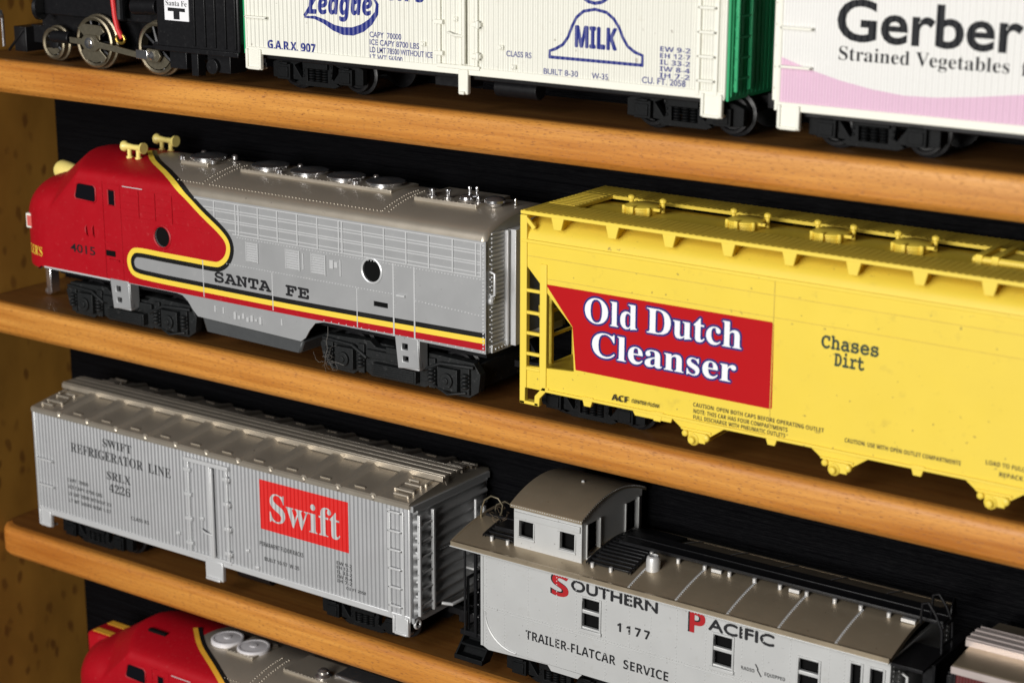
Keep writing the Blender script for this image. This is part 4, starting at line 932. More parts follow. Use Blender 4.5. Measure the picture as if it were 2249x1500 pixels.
# ladders at the ends, sill step loops
for xa, s in ((HX0 - .3, 1), (HX1 + .3, -1)):
    l = MB()
    def xb(a, c): return sorted((xa + s * a, xa + s * c))
    for a in (0, 5.6): l.box(*xb(a, a + 1.9), HY - .35, HY + 1.0, 8.4, 50.0 if a == 0 else 39.0)
    for z in (13.2, 16.9, 21.9, 26.9, 32.2): l.box(*xb(1.9, 5.6), HY - .35, HY + .5, z - .4, z + .4)
    l.box(*xb(1.9, 5.6), HY + .2, HY + .9, 8.4, 12.6)
    l.box(*xb(0, 1.5), HY - .35, HY + 1.0, 4.4, 8.6); l.box(*xb(0, 5.4), HY - .35, HY + 1.6, 4.4, 5.2)
    q = [(xa + s * 4.2, 4.4), (xa + s * 5.6, 4.4), (xa + s * 5.7, 6.4), (xa + s * 8.4, 9.4), (xa + s * 6.6, 9.4), (xa + s * 4.3, 6.8)]
    l.plate(q, [], HY - .35, HY + .8)
    l.box(*xb(0, 1.3), HY, HY + HW, 48.8, 49.8); l.box(*xb(0, 1.5), HY + HW - 1.4, HY + HW, 5, 50)
    l.plate([(xa + s * .2, 49.9), (xa + s * 1.5, 49.9), (xa + s * 4.2, 47.4), (xa + s * 3.6, 46.6)], [], HY - .2, HY + .5)
    for k in range(4): l.box(*xb(.4, 1.2), HY + 12 + k * 0, HY + 22, 18 + k * 6, 18.7 + k * 6)
    l.box(*xb(.2, 1.2), HY + 11.4, HY + 12.4, 9, 49); l.box(*xb(.2, 1.2), HY + 21.6, HY + 22.6, 9, 49); l.cyl((xa + s * 2.6, HY + 5.5, 11), (xa + s * 2.6, HY + 5.5, 24.5), .8, 10); l.cyl((xa + s * 2.6, HY + 5.5, 24.5), (xa + s * 2.6, HY + 5.5, 27.5), 1.1, 10)
    obj('end_ladder', l, 'yellow_trim', hp, bevel=.15)
# running boards around the roof edge with tread slots and brackets
def treadboard(mb, x0, x1, y0, y1, z, step=1.55, along='x'):
    mb.box(x0, x1, y0, y1, z - .8, z)
    n = int(((x1 - x0) if along == 'x' else (y1 - y0)) / step)
    for k in range(n):
        if along == 'x': mb.box(x0 + (k + .2) * step, x0 + (k + .62) * step, y0 + .5, y1 - .5, z, z + .09)
        else: mb.box(x0 + .5, x1 - .5, y0 + (k + .2) * step, y0 + (k + .62) * step, z, z + .12)
for ya, yb in ((HY - .3, HY + 10.4), (HY + HW - 10.4, HY + HW + .3)):
    w = MB(); treadboard(w, HX0 - .2, HX1 + .2, ya, yb, 51.0)
    obj('running_board', w, 'yellow_trim', hp, bevel=.12)
for x in (HX0 - .2, HX1 - 8.0):
    w = MB(); treadboard(w, x, x + 8.2, HY + 10.5, HY + HW - 10.5, 51.0, along='y'); obj('running_board', w, 'yellow_trim', hp, bevel=.12)
br = MB()
for k in range(13):
    x = 206.9 + k * 14.75
    for s, ye in ((1, HY), (-1, HY + HW)):
        pts = [(x - 1.7, 50.2), (x + 1.7, 50.2), (x + 1.0, 47.4), (x - 1.0, 47.4)]
        br.mark(); br.plate(pts, [], *sorted((ye + s * -.15, ye + s * .5)))
        br.add([(x + .5, ye + s * .4, 50.2), (x + .5, ye + s * 5.4, 50.2), (x + .5, ye + s * 5.4, 48.6), (x + .5, ye + s * 1.4, 47.0), (x - .5, ye + s * .4, 50.2), (x - .5, ye + s * 5.4, 50.2), (x - .5, ye + s * 5.4, 48.6), (x - .5, ye + s * 1.4, 47.0)], [(0, 1, 2, 3), (7, 6, 5, 4), (0, 3, 7, 4), (3, 2, 6, 7)])
obj('bracket', br, 'yellow_trim', hp, bevel=.1)
for hx in (218.4, 245.6, 266.6, 285.6, 345, 366):
    cy0 = HC - .3; h = MB(); h.lathe((hx, cy0, 49.2), (0, 0, 1), [(4.0, 0), (4.0, 2.0), (4.3, 2.1), (4.3, 2.45), (3.8, 2.65), (1.2, 2.9), (.2, 2.9)], 30)
    for a in (-.78, -.5, -.22, .22, .78):
        cx_, cy_ = hx + 4.3 * math.cos(a * PI), cy0 + 4.3 * math.sin(a * PI); h.lathe((cx_, cy_, 49.9), (0, 0, 1), [(.5, 0), (.5, 1.8), (.3, 2.0)], 8)
    h.box(hx - .45, hx + .45, cy0 - 5.0, cy0 - 3.4, 49.4, 52.1)
    for sx in (-1, 1): h.lathe((hx + sx * 4.3, cy0 + 2.2, 49.6), (0, 0, 1), [(.5, 0), (.5, 2.6), (.85, 2.7), (.85, 3.5), (.3, 3.8)], 10)
    h.box(hx + 3.6, hx + 5.6, cy0 - 1.6, cy0 - .6, 50.9, 51.6)
    obj('hatch', h, 'yellow_trim', hp, bevel=.1)
h = MB(); h.box(300.5, 330, HC - 4, HC + 4, 49.4, 51.4); h.cyl((301, HC - 4.6, 51.0), (330, HC - 4.6, 51.0), .9, 10); h.cyl((301, HC + 4.6, 51.0), (330, HC + 4.6, 51.0), .9, 10)
for x in (302.5, 306, 316, 326): h.box(x - .8, x + .8, HC - 5.6, HC + 5.6, 49.6, 52.3)
obj('hatch', h, 'yellow_trim', hp, bevel=.2)
for x in (245.0, 279.5, 314.5, 348.5):
    o = MB(); o.box(x - 2.0, x + 2.4, HY - .8, HY + 3, 4.0, 6.4); o.lathe((x - .6, HY, 4.7), (0, -1, 0), [(1.5, -.5), (1.5, .9), (.9, 1.3), (.8, 2.0), (.2, 2.1)], 12); o.lathe((x - 3.0, HY, 5.6), (0, -1, 0), [(.8, -.5), (.8, .6), (.3, .9)], 10); o.lathe((x + 2.4, HY, 5.4), (0, -1, 0), [(.9, -.5), (.9, .7), (.3, 1.0)], 10); o.box(x - 4.2, x + 3.6, HY - .4, HY + .2, 6.3, 6.9)
    o.box(x - 1.4, x + 1.8, HY + 1, HY + HW - 1, 3.8, 8.5)
    obj('discharge_outlet', o, 'yellow_trim', hp, bevel=.2)
p = MB(); red = [(203.8, 34.3), (262.4, 34.45), (262.9, 33.9), (263.2, 15.3), (262.8, 15.0), (212.3, 15.1), (211.3, 25.3)]
p.plate(red, [], HY - .08, HY - .02); obj('logo_panel', p, 'red_panel', hp, smooth=None)
def twoline(mb, y, off):
    for s_, xa, xb, zb_, ch in (('Old', 214.7, 228.7, 27.2, 5.75), ('Dutch', 231.2, 255.3, 27.25, 5.75), ('Cleanser', 216.8, 254.2, 19.4, 5.65)):
        if off <= 0: text(mb, s_, 'serif', xa, xb, zb_, ch, y); continue
        a = len(mb.marks)
        for i in range(10): text(mb, s_, 'serif', xa + off * math.cos(i * PI / 5), xb + off * math.cos(i * PI / 5), zb_ + off * math.sin(i * PI / 5), ch, y - i * .002)
        del mb.marks[a + 1:]
t = MB(); twoline(t, HY - .11, .50); obj('lettering', t, 'navy_ink', hp, smooth=None, recalc=False, label='dark blue outline of the white panel lettering')
t = MB(); twoline(t, HY - .17, 0); obj('lettering', t, 'white_ink', hp, smooth=None, recalc=False, label='white panel lettering')
t = MB(); heavy(t, 'Chases', 'slab', 274.3, 287.2, 30.9, 2.55, HY - .06, .13); heavy(t, 'Dirt', 'slab', 277.5, 284.2, 27.4, 2.6, HY - .06, .13); obj('lettering', t, 'green_ink', hp, smooth=None, recalc=False)
t = MB()
text(t, 'ACF', 'bold', 222.5, 227.0, 9.85, 1.45, HY - .55); text(t, 'CENTER FLOW', 'bold', 227.9, 235.1, 10.2, .85, HY - .55)
text(t, 'CAUTION: OPEN BOTH CAPS BEFORE OPERATING OUTLET', 'bold', 243.7, 275.8, 12.1, .95, HY - .06); text(t, 'NOTE: THIS CAR HAS FOUR COMPARTMENTS', 'bold', 243.8, 267.2, 10.6, .95, HY - .06); text(t, 'FULL DISCHARGE WITH PNEUMATIC OUTLETS', 'bold', 243.8, 266.7, 9.2, .95, HY - .06)
text(t, 'CAUTION: USE WITH OPEN OUTLET COMPARTMENTS', 'bold', 280.7, 306.7, 11.0, .95, HY - .06); text(t, 'LOAD TO FULL', 'bold', 312, 320.2, 12.4, .95, HY - .06); text(t, 'REPACK 3-68', 'bold', 315, 323, 10.4, .95, HY - .06)
obj('lettering', t, 'ink', hp, smooth=None, recalc=False)
freight_truck(hp, 213.5, HC, Z2); freight_truck(hp, 370.5, HC, Z2); coupler(hp, HX0, HC, 7.6, -1); coupler(hp, HX1, HC, 7.6, 1)

# ------------------------------------------------------------------ silver caboose
cb = thing('caboose', 'silver model caboose with a roof cupola, black steps and red initials, lower shelf', 'toy train car', (239, 16.5, Z3))
CX0, CX1, CW, CZB, CZE = 184.4, 293.8, 33.0, -61.7, -36.2; CC = CW / 2
def wframe(mb, x0, x1, z0, z1, y): mb.mark(); mb.box(x0 - .5, x0, y - .35, y, z0 - .6, z1 + .5); mb.box(x1, x1 + .5, y - .35, y, z0 - .6, z1 + .5); mb.box(x0, x1, y - .35, y, z1, z1 + .5); mb.box(x0 - .7, x1 + .7, y - .6, y, z0 - 1.3, z0 - .4)
wins = [(214.4, 219.3), (250.3, 255.2), (272.0, 276.9)]
hol = []
for a, c in wins: hol += [[(a, -41.5), (c, -41.5), (c, -44.6), (a, -44.6)], [(a, -45.5), (c, -45.5), (c, -49.0), (a, -49.0)]]
hol += [[(284.6, -39.4), (287.0, -39.4), (287.0, -51), (284.6, -51)], [(289.2, -39.4), (292.2, -39.4), (292.2, -51), (289.2, -51)]]
b = MB(); outl = [(CX0, CZB), (CX0 + 2.2, CZB - 1.0), (CX0 + 20, CZB - .2), (CX0 + 21, CZB - 1.5), (CX0 + 29, CZB - 1.5), (CX0 + 30, CZB), (CX1, CZB), (CX1, CZE), (CX0, CZE)]
b.plate(outl, hol, 0, 1.0); b.plate(outl, hol, CW - 1, CW)
b.box(CX0, CX0 + 1, 1.0, CW - 1.0, CZB, CZE); b.box(CX1 - 1, CX1, 1.0, CW - 1.0, CZB, CZE); b.box(CX0 + 1, CX1 - 1, 1, CW - 1, CZB + .2, CZB + 1.2)
obj('body', b, 'cab_silver', cb, smooth=30, bevel=.15)
iv = MB(); iv.box(CX0 + 1.2, CX1 - 1.2, 1.7, CW - 1.7, CZB + 1.3, CZE - .4); obj('interior_shade_block', iv, 'void', cb)  # black block behind the windows stands for the unlit inside
tr = MB()
for a, c in wins: wframe(tr, a, c, -49.0, -41.5, 0)
wframe(tr, 284.6, 287.0, -51, -39.4, 0); wframe(tr, 289.2, 292.2, -51, -39.4, 0)
obj('window_frame', tr, 'cab_silver', cb, bevel=.12)
rv = MB()
for z in (-37.6, -50.9): rv.rivet_line((CX0 + .8, 0, z), (CX1 - .8, 0, z), .8, (0, -1, 0), .2, .22)
for x in (186.0, 191.5, 198.5, 207.0, 212.6, 221, 227.6, 233.5, 240.5, 248.2, 257.6, 263, 269.8, 279.3, 283): rv.rivet_line((x, 0, CZB + .8), (x, 0, -38.2), .9, (0, -1, 0), .2, .22)
rv.box(CX0 + .4, CX1, -.12, 0, -51.7, -51.5); rv.box(CX0, CX0 + .7, -.25, 0, CZB, CZE)
arc = [(CX0 + 1.2 + 9.5 * (1 - math.cos(k / 10 * PI / 2)), -.1, -52.4 - 9.0 * math.sin(k / 10 * PI / 2)) for k in range(11)]; rv.tube(arc, .3, 6)
for y in (1.6, 4.6, 28, 31): rv.rivet_line((CX1, y, CZB + 1), (CX1, y, CZE - 1), 1.2, (1, 0, 0), .26, .24)
rv.tube([(CX1, 6.5, -42), (CX1 + 1.2, 6.5, -42.5), (CX1 + 1.2, 6.5, -57), (CX1, 6.5, -57.5)], .4, 8)
obj('rivet_row', rv, 'cab_silver', cb)
r = MB(); RX0 = 176.2
def croof(y): return -35.5 + 3.5 * (1 - (abs(y - CC) / (CC + 1.4)) ** 1.7)
ys = [-1.4 + (CW + 2.8) * k / 24 for k in range(25)]
r.grid([[(x, y, croof(y)) for y in ys] for x in (RX0, CX1 + .2)]); r.grid([[(x, y, croof(y) - 1.0) for y in reversed(ys)] for x in (RX0, CX1 + .2)])
r.box(RX0, CX1 + .2, -1.75, -1.1, -36.6, -35.3); r.box(RX0, CX1 + .2, CW + 1.1, CW + 1.75, -36.6, -35.3)
for x in (RX0, CX1 + .2): r.grid([[(x - .25, y, croof(y) + .15) for y in ys], [(x - .25, y, croof(y) - 1.1) for y in ys]]); r.grid([[(x + .25, y, croof(y) + .15) for y in ys], [(x + .25, y, croof(y) - 1.1) for y in ys]]); r.grid([[(x - .25, y, croof(y) + .15) for y in ys], [(x + .25, y, croof(y) + .15) for y in ys]])
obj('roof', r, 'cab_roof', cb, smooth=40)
fa = MB(); fa.box(RX0 - .2, CX1 + .2, -1.95, -1.2, -36.72, -36.4); obj('eave_trim', fa, 'cab_silver', cb, bevel=.1)
sm = MB()
for x in (227.7, 240.5, 254.0, 267.0, 281.0):
    sm.mark()
    for s in (0, 1):
        pts = [(x, y if s == 0 else CW - y, croof(y) + .08) for y in [-1.0 + k * 13.6 / 12 for k in range(13)]]; sm.tube(pts, .17, 5)
    for k in range(20):
        y = -.8 + k * .68; sm.rivet((x + .3, y, croof(y) + .08), (0, 0, 1), .16, .2)
obj('roof_seam', sm, 'silver_trim', cb)
w = MB(); w.mark(); w.box(216.5, 300, 12.6, 20.4, -31.3, -30.6)
for k in range(2): w.box(216.5, 300, 12.6 + k * 3.9, 12.9 + k * 3.9, -30.7, -30.4)
w.mark(); w.box(RX0 + 9, 193, 4.5, 28.5, -31.9, -31.1)
w.box(178.5, 193, 10, 22, -31.7, -30.9)
for yy0 in (1.2, 22.0): pass
slx = MB()
for xa, xb in ((213.4, 226.0), (182.8, 192.3)):
    slx.mark()
    for k in range(18):
        y = 3.0 + k * 1.5; z = croof(y + .5) + .25; slx.box(xa, xb, y, y + 1.0, z, z + .55)
    for xr in (xa, xb - .7):
        slx.grid([[(xr, 2.8 + q * 1.4, croof(2.8 + q * 1.4) + .85) for q in range(20)], [(xr + .7, 2.8 + q * 1.4, croof(2.8 + q * 1.4) + .85) for q in range(20)]]); slx.grid([[(xr, 2.8 + q * 1.4, croof(2.8 + q * 1.4) + .85) for q in range(20)], [(xr, 2.8 + q * 1.4, croof(2.8 + q * 1.4) + .1) for q in range(20)]]); slx.grid([[(xr + .7, 2.8 + q * 1.4, croof(2.8 + q * 1.4) + .85) for q in range(20)], [(xr + .7, 2.8 + q * 1.4, croof(2.8 + q * 1.4) + .1) for q in range(20)]])
obj('roof_walk', w, 'black', cb, bevel=.12); obj('roof_walk', slx, 'black', cb, bevel=.12)
ps = MB()
for x in (185.8, 190.6, 215.4, 220.6, 226.0, 233.4, 240.6, 247.2, 253.8, 260.4, 267.2, 274.2, 280.6, 287.4): 
    yy = 12.3 if x > 221 else 2.6
    ps.mark(); ps.cyl((x, yy, croof(yy) - .2), (x, yy, croof(yy) + 1.1), .48, 10)
for x in (242.5, 262.8): ps.mark(); ps.box(x, x + 2.6, 12.0, 12.6, croof(12) + .1, croof(12) + .9)
ps.mark(); ps.box(290.6, 293.9, 11.6, 12.6, croof(12) + .1, croof(12) + .9)
obj('walk_support', ps, 'matt_silver', cb)
sk = MB(); sk.lathe((229.4, 7.4, croof(7.4) - .3), (0, 0, 1), [(1.7, 0), (1.7, 2.6), (1.5, 3.4), (1.15, 3.7), (1.1, 2.6)], 24); obj('smokestack', sk, 'matt_silver', cb); 
# cupola
UX0, UX1, UY0, UY1 = 192.4, 212.2, 2.7, 30.3
def cutop(y): return -23.2 + 3.6 * (1 - ((y - CC) / 14.6) ** 2)
b = MB()
fh = [[(194.0, -31.4), (198.2, -31.4), (198.2, -27.2), (194.0, -27.2)], [(206.0, -31.8), (210.2, -31.8), (210.2, -27.4), (206.0, -27.4)]]
fo = [(UX0, -35.4), (UX1, -35.4), (UX1, -23.3), (UX0, -23.3)]
b.plate(fo, fh, UY0, UY0 + .9); b.plate(fo, fh, UY1 - .9, UY1)
yy = [UY0 + (UY1 - UY0) * k / 16 for k in range(17)]
eo = [(UY0 + .9, -35.0)] + [(UY1 - .9, -35.0)] + [(y, cutop(y) - .3) for y in reversed([min(max(q, UY0 + .9), UY1 - .9) for q in yy])]
eh = [[(5.0, -33.0), (10.4, -33.0), (10.4, -25.2), (5.0, -25.2)], [(22.6, -33.0), (28.2, -33.0), (28.2, -25.2), (22.6, -25.2)]]
b.plate(eo, eh, UX0, UX0 + .9, 'yz'); b.plate(eo, eh, UX1 - .9, UX1, 'yz')
cu = obj('cupola', b, 'cab_silver', cb, smooth=30, bevel=.12)
iv = MB(); iv.box(UX0 + 1.2, UX1 - 1.2, UY0 + 2.4, UY1 - 2.4, -34.9, -23.8); o = obj('interior_shade_block', iv, 'void', cb); o.parent = cu
fm = MB()
for h in fh: fm.mark(); fm.box(h[0][0] - .4, h[1][0] + .4, UY0 - .35, UY0, h[0][1] - .7, h[0][1] - .1); fm.box(h[0][0] - .4, h[0][0], UY0 - .25, UY0, h[0][1], h[2][1]); fm.box(h[1][0], h[1][0] + .4, UY0 - .25, UY0, h[0][1], h[2][1])
fm.mark(); fm.box(UX0 + .3, UX1 - .3, UY0 - .5, UY0, -26.6, -25.0)
for h in eh:
    fm.mark()
    for s in (0, 1): fm.box(UX1, UX1 + .4, h[s][0] - .5 + s * .5, h[s][0] + s * .5, h[0][1] - .3, h[2][1] + .3)
    fm.box(UX1, UX1 + .5, h[0][0] - .5, h[1][0] + .5, h[0][1] - .8, h[0][1] - .3)
before = set(cb.children); obj('window_frame', fm, 'cab_silver', cb, bevel=.1)
for o in set(cb.children) - before: o.parent = cu
ro = MB(); yo = [UY0 - 1.0 + (UY1 - UY0 + 2.0) * k / 24 for k in range(25)]
rt = [[(x, y, cutop(y) + .25) for y in yo] for x in (UX0 - .5, UX1 + .6)]; ro.grid(rt); ro.grid([[(p[0], p[1], p[2] - .9) for p in q] for q in rt])
for q in rt: ro.grid([q, [(p[0], p[1], p[2] - .9) for p in q]])
ro.grid([[q[0] for q in rt], [(q[0][0], q[0][1], q[0][2] - .9) for q in rt]]); ro.grid([[q[-1] for q in rt], [(q[-1][0], q[-1][1], q[-1][2] - .9) for q in rt]])
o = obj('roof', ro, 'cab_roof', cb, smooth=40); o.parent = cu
rr = MB(); rr.rivet_line((UX0, UY0 - .85, cutop(UY0 - 1) - .1), (UX1 + .3, UY0 - .85, cutop(UY0 - 1) - .1), .7, (0, -1, .4), .2, .2)
for k in range(38): 
    y = UY0 - .6 + k * .76; rr.rivet((UX1 + .5, y, cutop(y) + .0), (1, 0, .2), .2, .2)
rr.rivet((203.5, 16.5, cutop(16.5) + .25), (0, 0, 1), .45, .5)
rr.rivet_line((UX1 - .4, UY0, -34.6), (UX1 - .4, UY0, -24), .75, (0, -1, 0), .18, .18)
o = obj('rivet_row', rr, 'silver_trim', cb); o.parent = cu
# lettering
def spl(mb, y, off, dxx=0, dz=0, which='both'):
    text(mb, 'S', 'bold', 205.6 + dxx, 210.4 + dxx, -42.8 + dz, 5.6, y, off=off); text(mb, 'P', 'bold', 243.9 + dxx, 248.0 + dxx, -42.6 + dz, 5.4, y, off=off)
t = MB(); spl(t, -.04, .02, -.28, .1); heavy(t, 'OUTHERN', 'sans', 211.2, 235.2, -40.35, 2.65, -.04, .16); heavy(t, 'ACIFIC', 'sans', 248.9, 265.6, -40.75, 2.65, -.04, .16)
heavy(t, '1 1 7 7', 'bold', 224.3, 233.3, -47.6, 2.15, -.04, .06); text(t, 'TRAILER-FLATCAR', 'bold', 197.9, 224.0, -56.6, 2.35, -.04); text(t, 'SERVICE', 'bold', 226.2, 238.6, -56.8, 2.35, -.04)
text(t, 'RADIO', 'bold', 257.6, 261.0, -48.3, .85, -.04); text(t, 'EQUIPPED', 'bold', 263.6, 268.8, -48.3, .85, -.04); t.ribbon([(261.2, -46.1), (262.0, -47.3), (261.7, -47.3), (262.8, -48.9)], .3, -.045)
obj('lettering', t, 'ink', cb, smooth=None, recalc=False)
M['red_ink'] = material('red_initial_ink', (.36, .014, .018), .6, 0, .15, spec=.2)
t = MB(); spl(t, -.09, .0); obj('lettering', t, 'red_ink', cb, smooth=None, recalc=False, label='red initial letters')
# platforms, steps, railings
pl = MB(); pl.mark(); pl.box(175.5, CX0, 3, CW - 3, CZB - .6, CZB + .8); pl.mark(); pl.box(CX1, 303, 3, CW - 3, CZB - .6, CZB + .8); obj('platform', pl, 'black', cb, bevel=.2)
for xa in (175.6, 294.2):
    st = MB(); k = 8.2
    for s, y0_ in ((1, .4), (-1, CW - .4)):
        for q in (xa, xa + k):
            st.plate([(y0_ + s * 6, -60.5), (y0_, -66.9), (y0_ + s * .2, -67.9), (y0_ + s * 3.5, -67.9), (y0_ + s * 9, -61)], [], q, q + .5, 'yz')
        for j in range(3): st.box(xa, xa + k + .5, *sorted((y0_ + s * (.1 + j * 2.3), y0_ + s * (2.8 + j * 2.3))), -67.6 + j * 2.7, -67.0 + j * 2.7)
        st.box(xa, xa + k + .5, *sorted((y0_ - s * .1, y0_ + s * .3)), -67.9, -66.6)
        st.add([(xa, y0_ + s * 2.4, -67.8), (xa + k + .5, y0_ + s * 2.4, -67.8), (xa + k + .5, y0_ + s * 9, -60.6), (xa, y0_ + s * 9, -60.6), (xa, y0_ + s * 2.9, -67.9), (xa + k + .5, y0_ + s * 2.9, -67.9), (xa + k + .5, y0_ + s * 9.5, -60.7), (xa, y0_ + s * 9.5, -60.7)], [(0, 1, 2, 3), (7, 6, 5, 4), (0, 4, 5, 1), (3, 2, 6, 7)])
    obj('step', st, 'truck', cb, bevel=.12)
rl = MB()
for x in (177.0, 302.4):
    rl.mark()
    for y in (4.5, 10, 23, 28.5): rl.cyl((x, y, CZB), (x, y, -47), .4, 8)
    for z in (-47, -52, -57): rl.cyl((x, 4.5, z), (x, 28.5, z), .4, 8)
    rl.cyl((x, 3.2, CZB), (x, 3.2, -36.4), .32, 8); rl.cyl((x, CW - 3.2, CZB), (x, CW - 3.2, -36.4), .32, 8)
rl.mark(); rl.box(180.2, 181.0, 2.6, 3.2, CZB, -37); rl.box(183.0, 183.6, 2.6, 3.2, CZB, -37)
for z in range(6): rl.sphere((181.6, 2.6, -39.0 - z * 3.4), .34, 8)
obj('railing', rl, 'black', cb)
er = MB()
for y in (9.6, 15.4):
    er.tube([(301.2, y, CZB), (301.2, y, -36), (301.0, y, -31.2), (299.4, y, -27.8), (297.6, y, -25.4), (296.2, y, -25.9), (296.0, y, -30.6)], .34, 8)
for z in (-57, -51.5, -46, -40.5, -35, -30.4): er.cyl((301.1, 9.6, z), (301.1, 15.4, z), .32, 8)
er.box(299.5, 302.0, 4, 24, -45, -37); er.box(294, 301.5, -1.0, 12, -37.2, -36.4)
er.lathe((299.0, 20, -30.2), (1, .2, 0), [(2.6, 0), (2.6, .4), (2.1, .4), (2.0, .1)], 20)
obj('end_ladder', er, 'black', cb, bevel=.1)
gi = MB(); gi.tube([(176.8, 10.4, -33.4), (177.0, 10.2, -30.6), (178.2, 10.0, -27.6), (180.4, 9.8, -26.0), (182.6, 9.8, -26.2), (183.8, 10.0, -27.8), (183.2, 10.4, -30.0), (181.6, 11, -32.6)], .24, 8); gi.tube([(179.0, 13, -32.4), (179.8, 13, -29.4), (182.4, 13, -28.0), (185.4, 13, -28.8), (186.6, 13, -31.4)], .2, 8)
M['wire_brown'] = material('tarnished_wire', (.14, .12, .08), .45, .6, .2)
obj('grab_iron', gi, 'wire_brown', cb)
u = MB(); u.box(CX0 + 4, CX1 - 4, 3, CW - 3, CZB - 2, CZB); u.box(226, 252, 6, 26, CZB - 5.6, CZB - 1.5); obj('underframe', u, 'black', cb, bevel=.2)
freight_truck(cb, 204.5, CC, Z3); freight_truck(cb, 276.5, CC, Z3); coupler(cb, 176.5, CC, Z3 + 7.6, -1); coupler(cb, 301.5, CC, Z3 + 7.6, 1)

# ------------------------------------------------------------------ black locomotive, top left
bl = thing('wheeled_locomotive', 'black model locomotive with large metal wheels, a red wire and a white emblem plate', 'toy locomotive', (70, 16, Z1))
b = MB(); b.box(80.5, 109.5, -.3, 32, Z1 + 8.2, Z1 + 40); b.box(28, 80.5, 6, 27, Z1 + 13, Z1 + 40)
obj('body', b, 'black', bl, bevel=.5)
b = MB()
for x in (93.8, 97.5, 101.0, 104.6, 108.0): b.box(x, x + .8, -.8, 0, Z1 + 9.5, Z1 + 38)
b.box(80.3, 109.7, -1.1, 0, Z1 + 7.6, Z1 + 8.9); b.cyl((71, 1.5, Z1 + 18), (80, 1.5, Z1 + 18.5), 2.2, 14); b.cyl((64, 3, Z1 + 14), (64, 3, Z1 + 30), 1.2, 10)
b.box(84, 90, .5, 4, Z1 + 3.0, Z1 + 8); b.box(92, 94.4, .2, 3, Z1 + 1.6, Z1 + 8); b.box(96, 104, 2, 8, Z1 + 2.8, Z1 + 8); b.cyl((98.6, .8, Z1 + 4.4), (98.6, 3, Z1 + 4.4), 2.0, 14)
obj('body_rib', b, 'black', bl, bevel=.15)
fr = MB(); fr.box(24, 108, 11, 21, Z1 + 5, Z1 + 13); obj('chassis', fr, 'black', bl)
e = MB(); e.box(83.9, 92.5, -.6, -.2, Z1 + 15.5, Z1 + 26); eo_ = obj('emblem_plate', e, 'white_ink', bl, bevel=.1)
e = MB(); e.box(87.2, 89.3, -.68, -.58, Z1 + 15.9, Z1 + 17.9); e.box(85.2, 91.3, -.68, -.58, Z1 + 17.9, Z1 + 18.8); e.box(87.2, 89.3, -.68, -.58, Z1 + 21.2, Z1 + 25.2); o = obj('emblem_mark', e, 'ink', bl); o.parent = eo_
t = MB(); text(t, 'Santa Fe', 'serif', 84.5, 92.0, Z1 + 19.3, 1.4, -.66, off=-.01); o = obj('lettering', t, 'ink', bl, smooth=None, recalc=False); o.parent = eo_
def driver(x, y, z, rad, s, name='wheel'):
    m = MB(); m.lathe((x, y, z), (0, s, 0), [(rad + .5, -1.6), (rad + .5, -.9), (rad, -.7), (rad, .9), (rad - .5, 1.1), (rad - 1.1, .9), (rad - 1.1, -1.6)], 36)
    w = obj(name, m, 'nickel', bl, smooth=40)
    k = MB()
    for a in range(10):
        an = 2 * PI * a / 10; k.tube([(x + 1.2 * math.cos(an), y + s * .1, z + 1.2 * math.sin(an)), (x + (rad - .8) * math.cos(an), y + s * .1, z + (rad - .8) * math.sin(an))], [.6, .38], 6)
    k.lathe((x, y, z), (0, s, 0), [(1.8, -.6), (1.8, .8), (1.3, 1.0)], 18); o = obj('spoke', k, 'black', bl); o.parent = w
    k = MB(); cw = [(x + r_ * math.cos(t_), z + r_ * math.sin(t_)) for r_, t_ in [(rad - 1.4, a) for a in [PI * (1.15 + .05 * q) for q in range(14)]] + [(2.0, PI * 1.8), (2.2, PI * 1.2)]]
    ya, yb = sorted((y + s * .3, y + s * .95)); k.plate(cw, [], ya, yb); o = obj('counterweight', k, 'steel', bl, smooth=None); o.parent = w
    return w
for x in (54.0, 77.6):
    for s, y in ((-1, 3.2), (1, 28.8)): driver(x, y, Z1 + 7.4, 6.9, s)
for s, y in ((-1, 7.0), (1, 25)): driver(33.5, y, Z1 + 5.2, 4.4, s)
rd = MB(); ry = 1.3
rd.plate([(46, Z1 + 8.4), (50.6, Z1 + 8.2), (52, Z1 + 9.4), (56, Z1 + 9.4), (57.4, Z1 + 7.8), (74, Z1 + 6.0), (75.6, Z1 + 7.4), (79.4, Z1 + 7.2), (80.4, Z1 + 5.6), (79.2, Z1 + 4.0), (75.6, Z1 + 4.0), (74, Z1 + 4.4), (57.4, Z1 + 6.1), (56, Z1 + 5.2), (52, Z1 + 5.2), (50.6, Z1 + 6.6), (46, Z1 + 6.8)], [], .7, 1.5)
rd.plate([(48.5, Z1 + 11.0), (51, Z1 + 12.2), (57.2, Z1 + 12.0), (58.8, Z1 + 10.4), (57, Z1 + 9.4), (57, Z1 + 5.4), (59.2, Z1 + 3.6), (58.4, Z1 + 2.4), (51, Z1 + 2.6), (49.4, Z1 + 4.6), (50.8, Z1 + 5.6), (50.8, Z1 + 9.0)], [], 1.5, 2.0)
rdo = obj('side_rod', rd, 'steel', bl, bevel=.12)
rv_ = MB(); rv_.lathe((54, .7, Z1 + 7.3), (0, -1, 0), [(1.5, -.2), (1.5, .5), (1.0, .6), (.9, 1.2), (.3, 1.4)], 18); rv_.lathe((77.4, .7, Z1 + 5.7), (0, -1, 0), [(1.1, -.2), (1.1, .5), (.7, .9), (.2, 1.0)], 18); o = obj('crank_pin', rv_, 'chrome', bl); o.parent = rdo
rv_ = MB(); rv_.box(71.6, 75.8, .35, .8, Z1 + 4.5, Z1 + 6.9); o = obj('rod_plate', rv_, 'chrome', bl, bevel=.15); o.parent = rdo
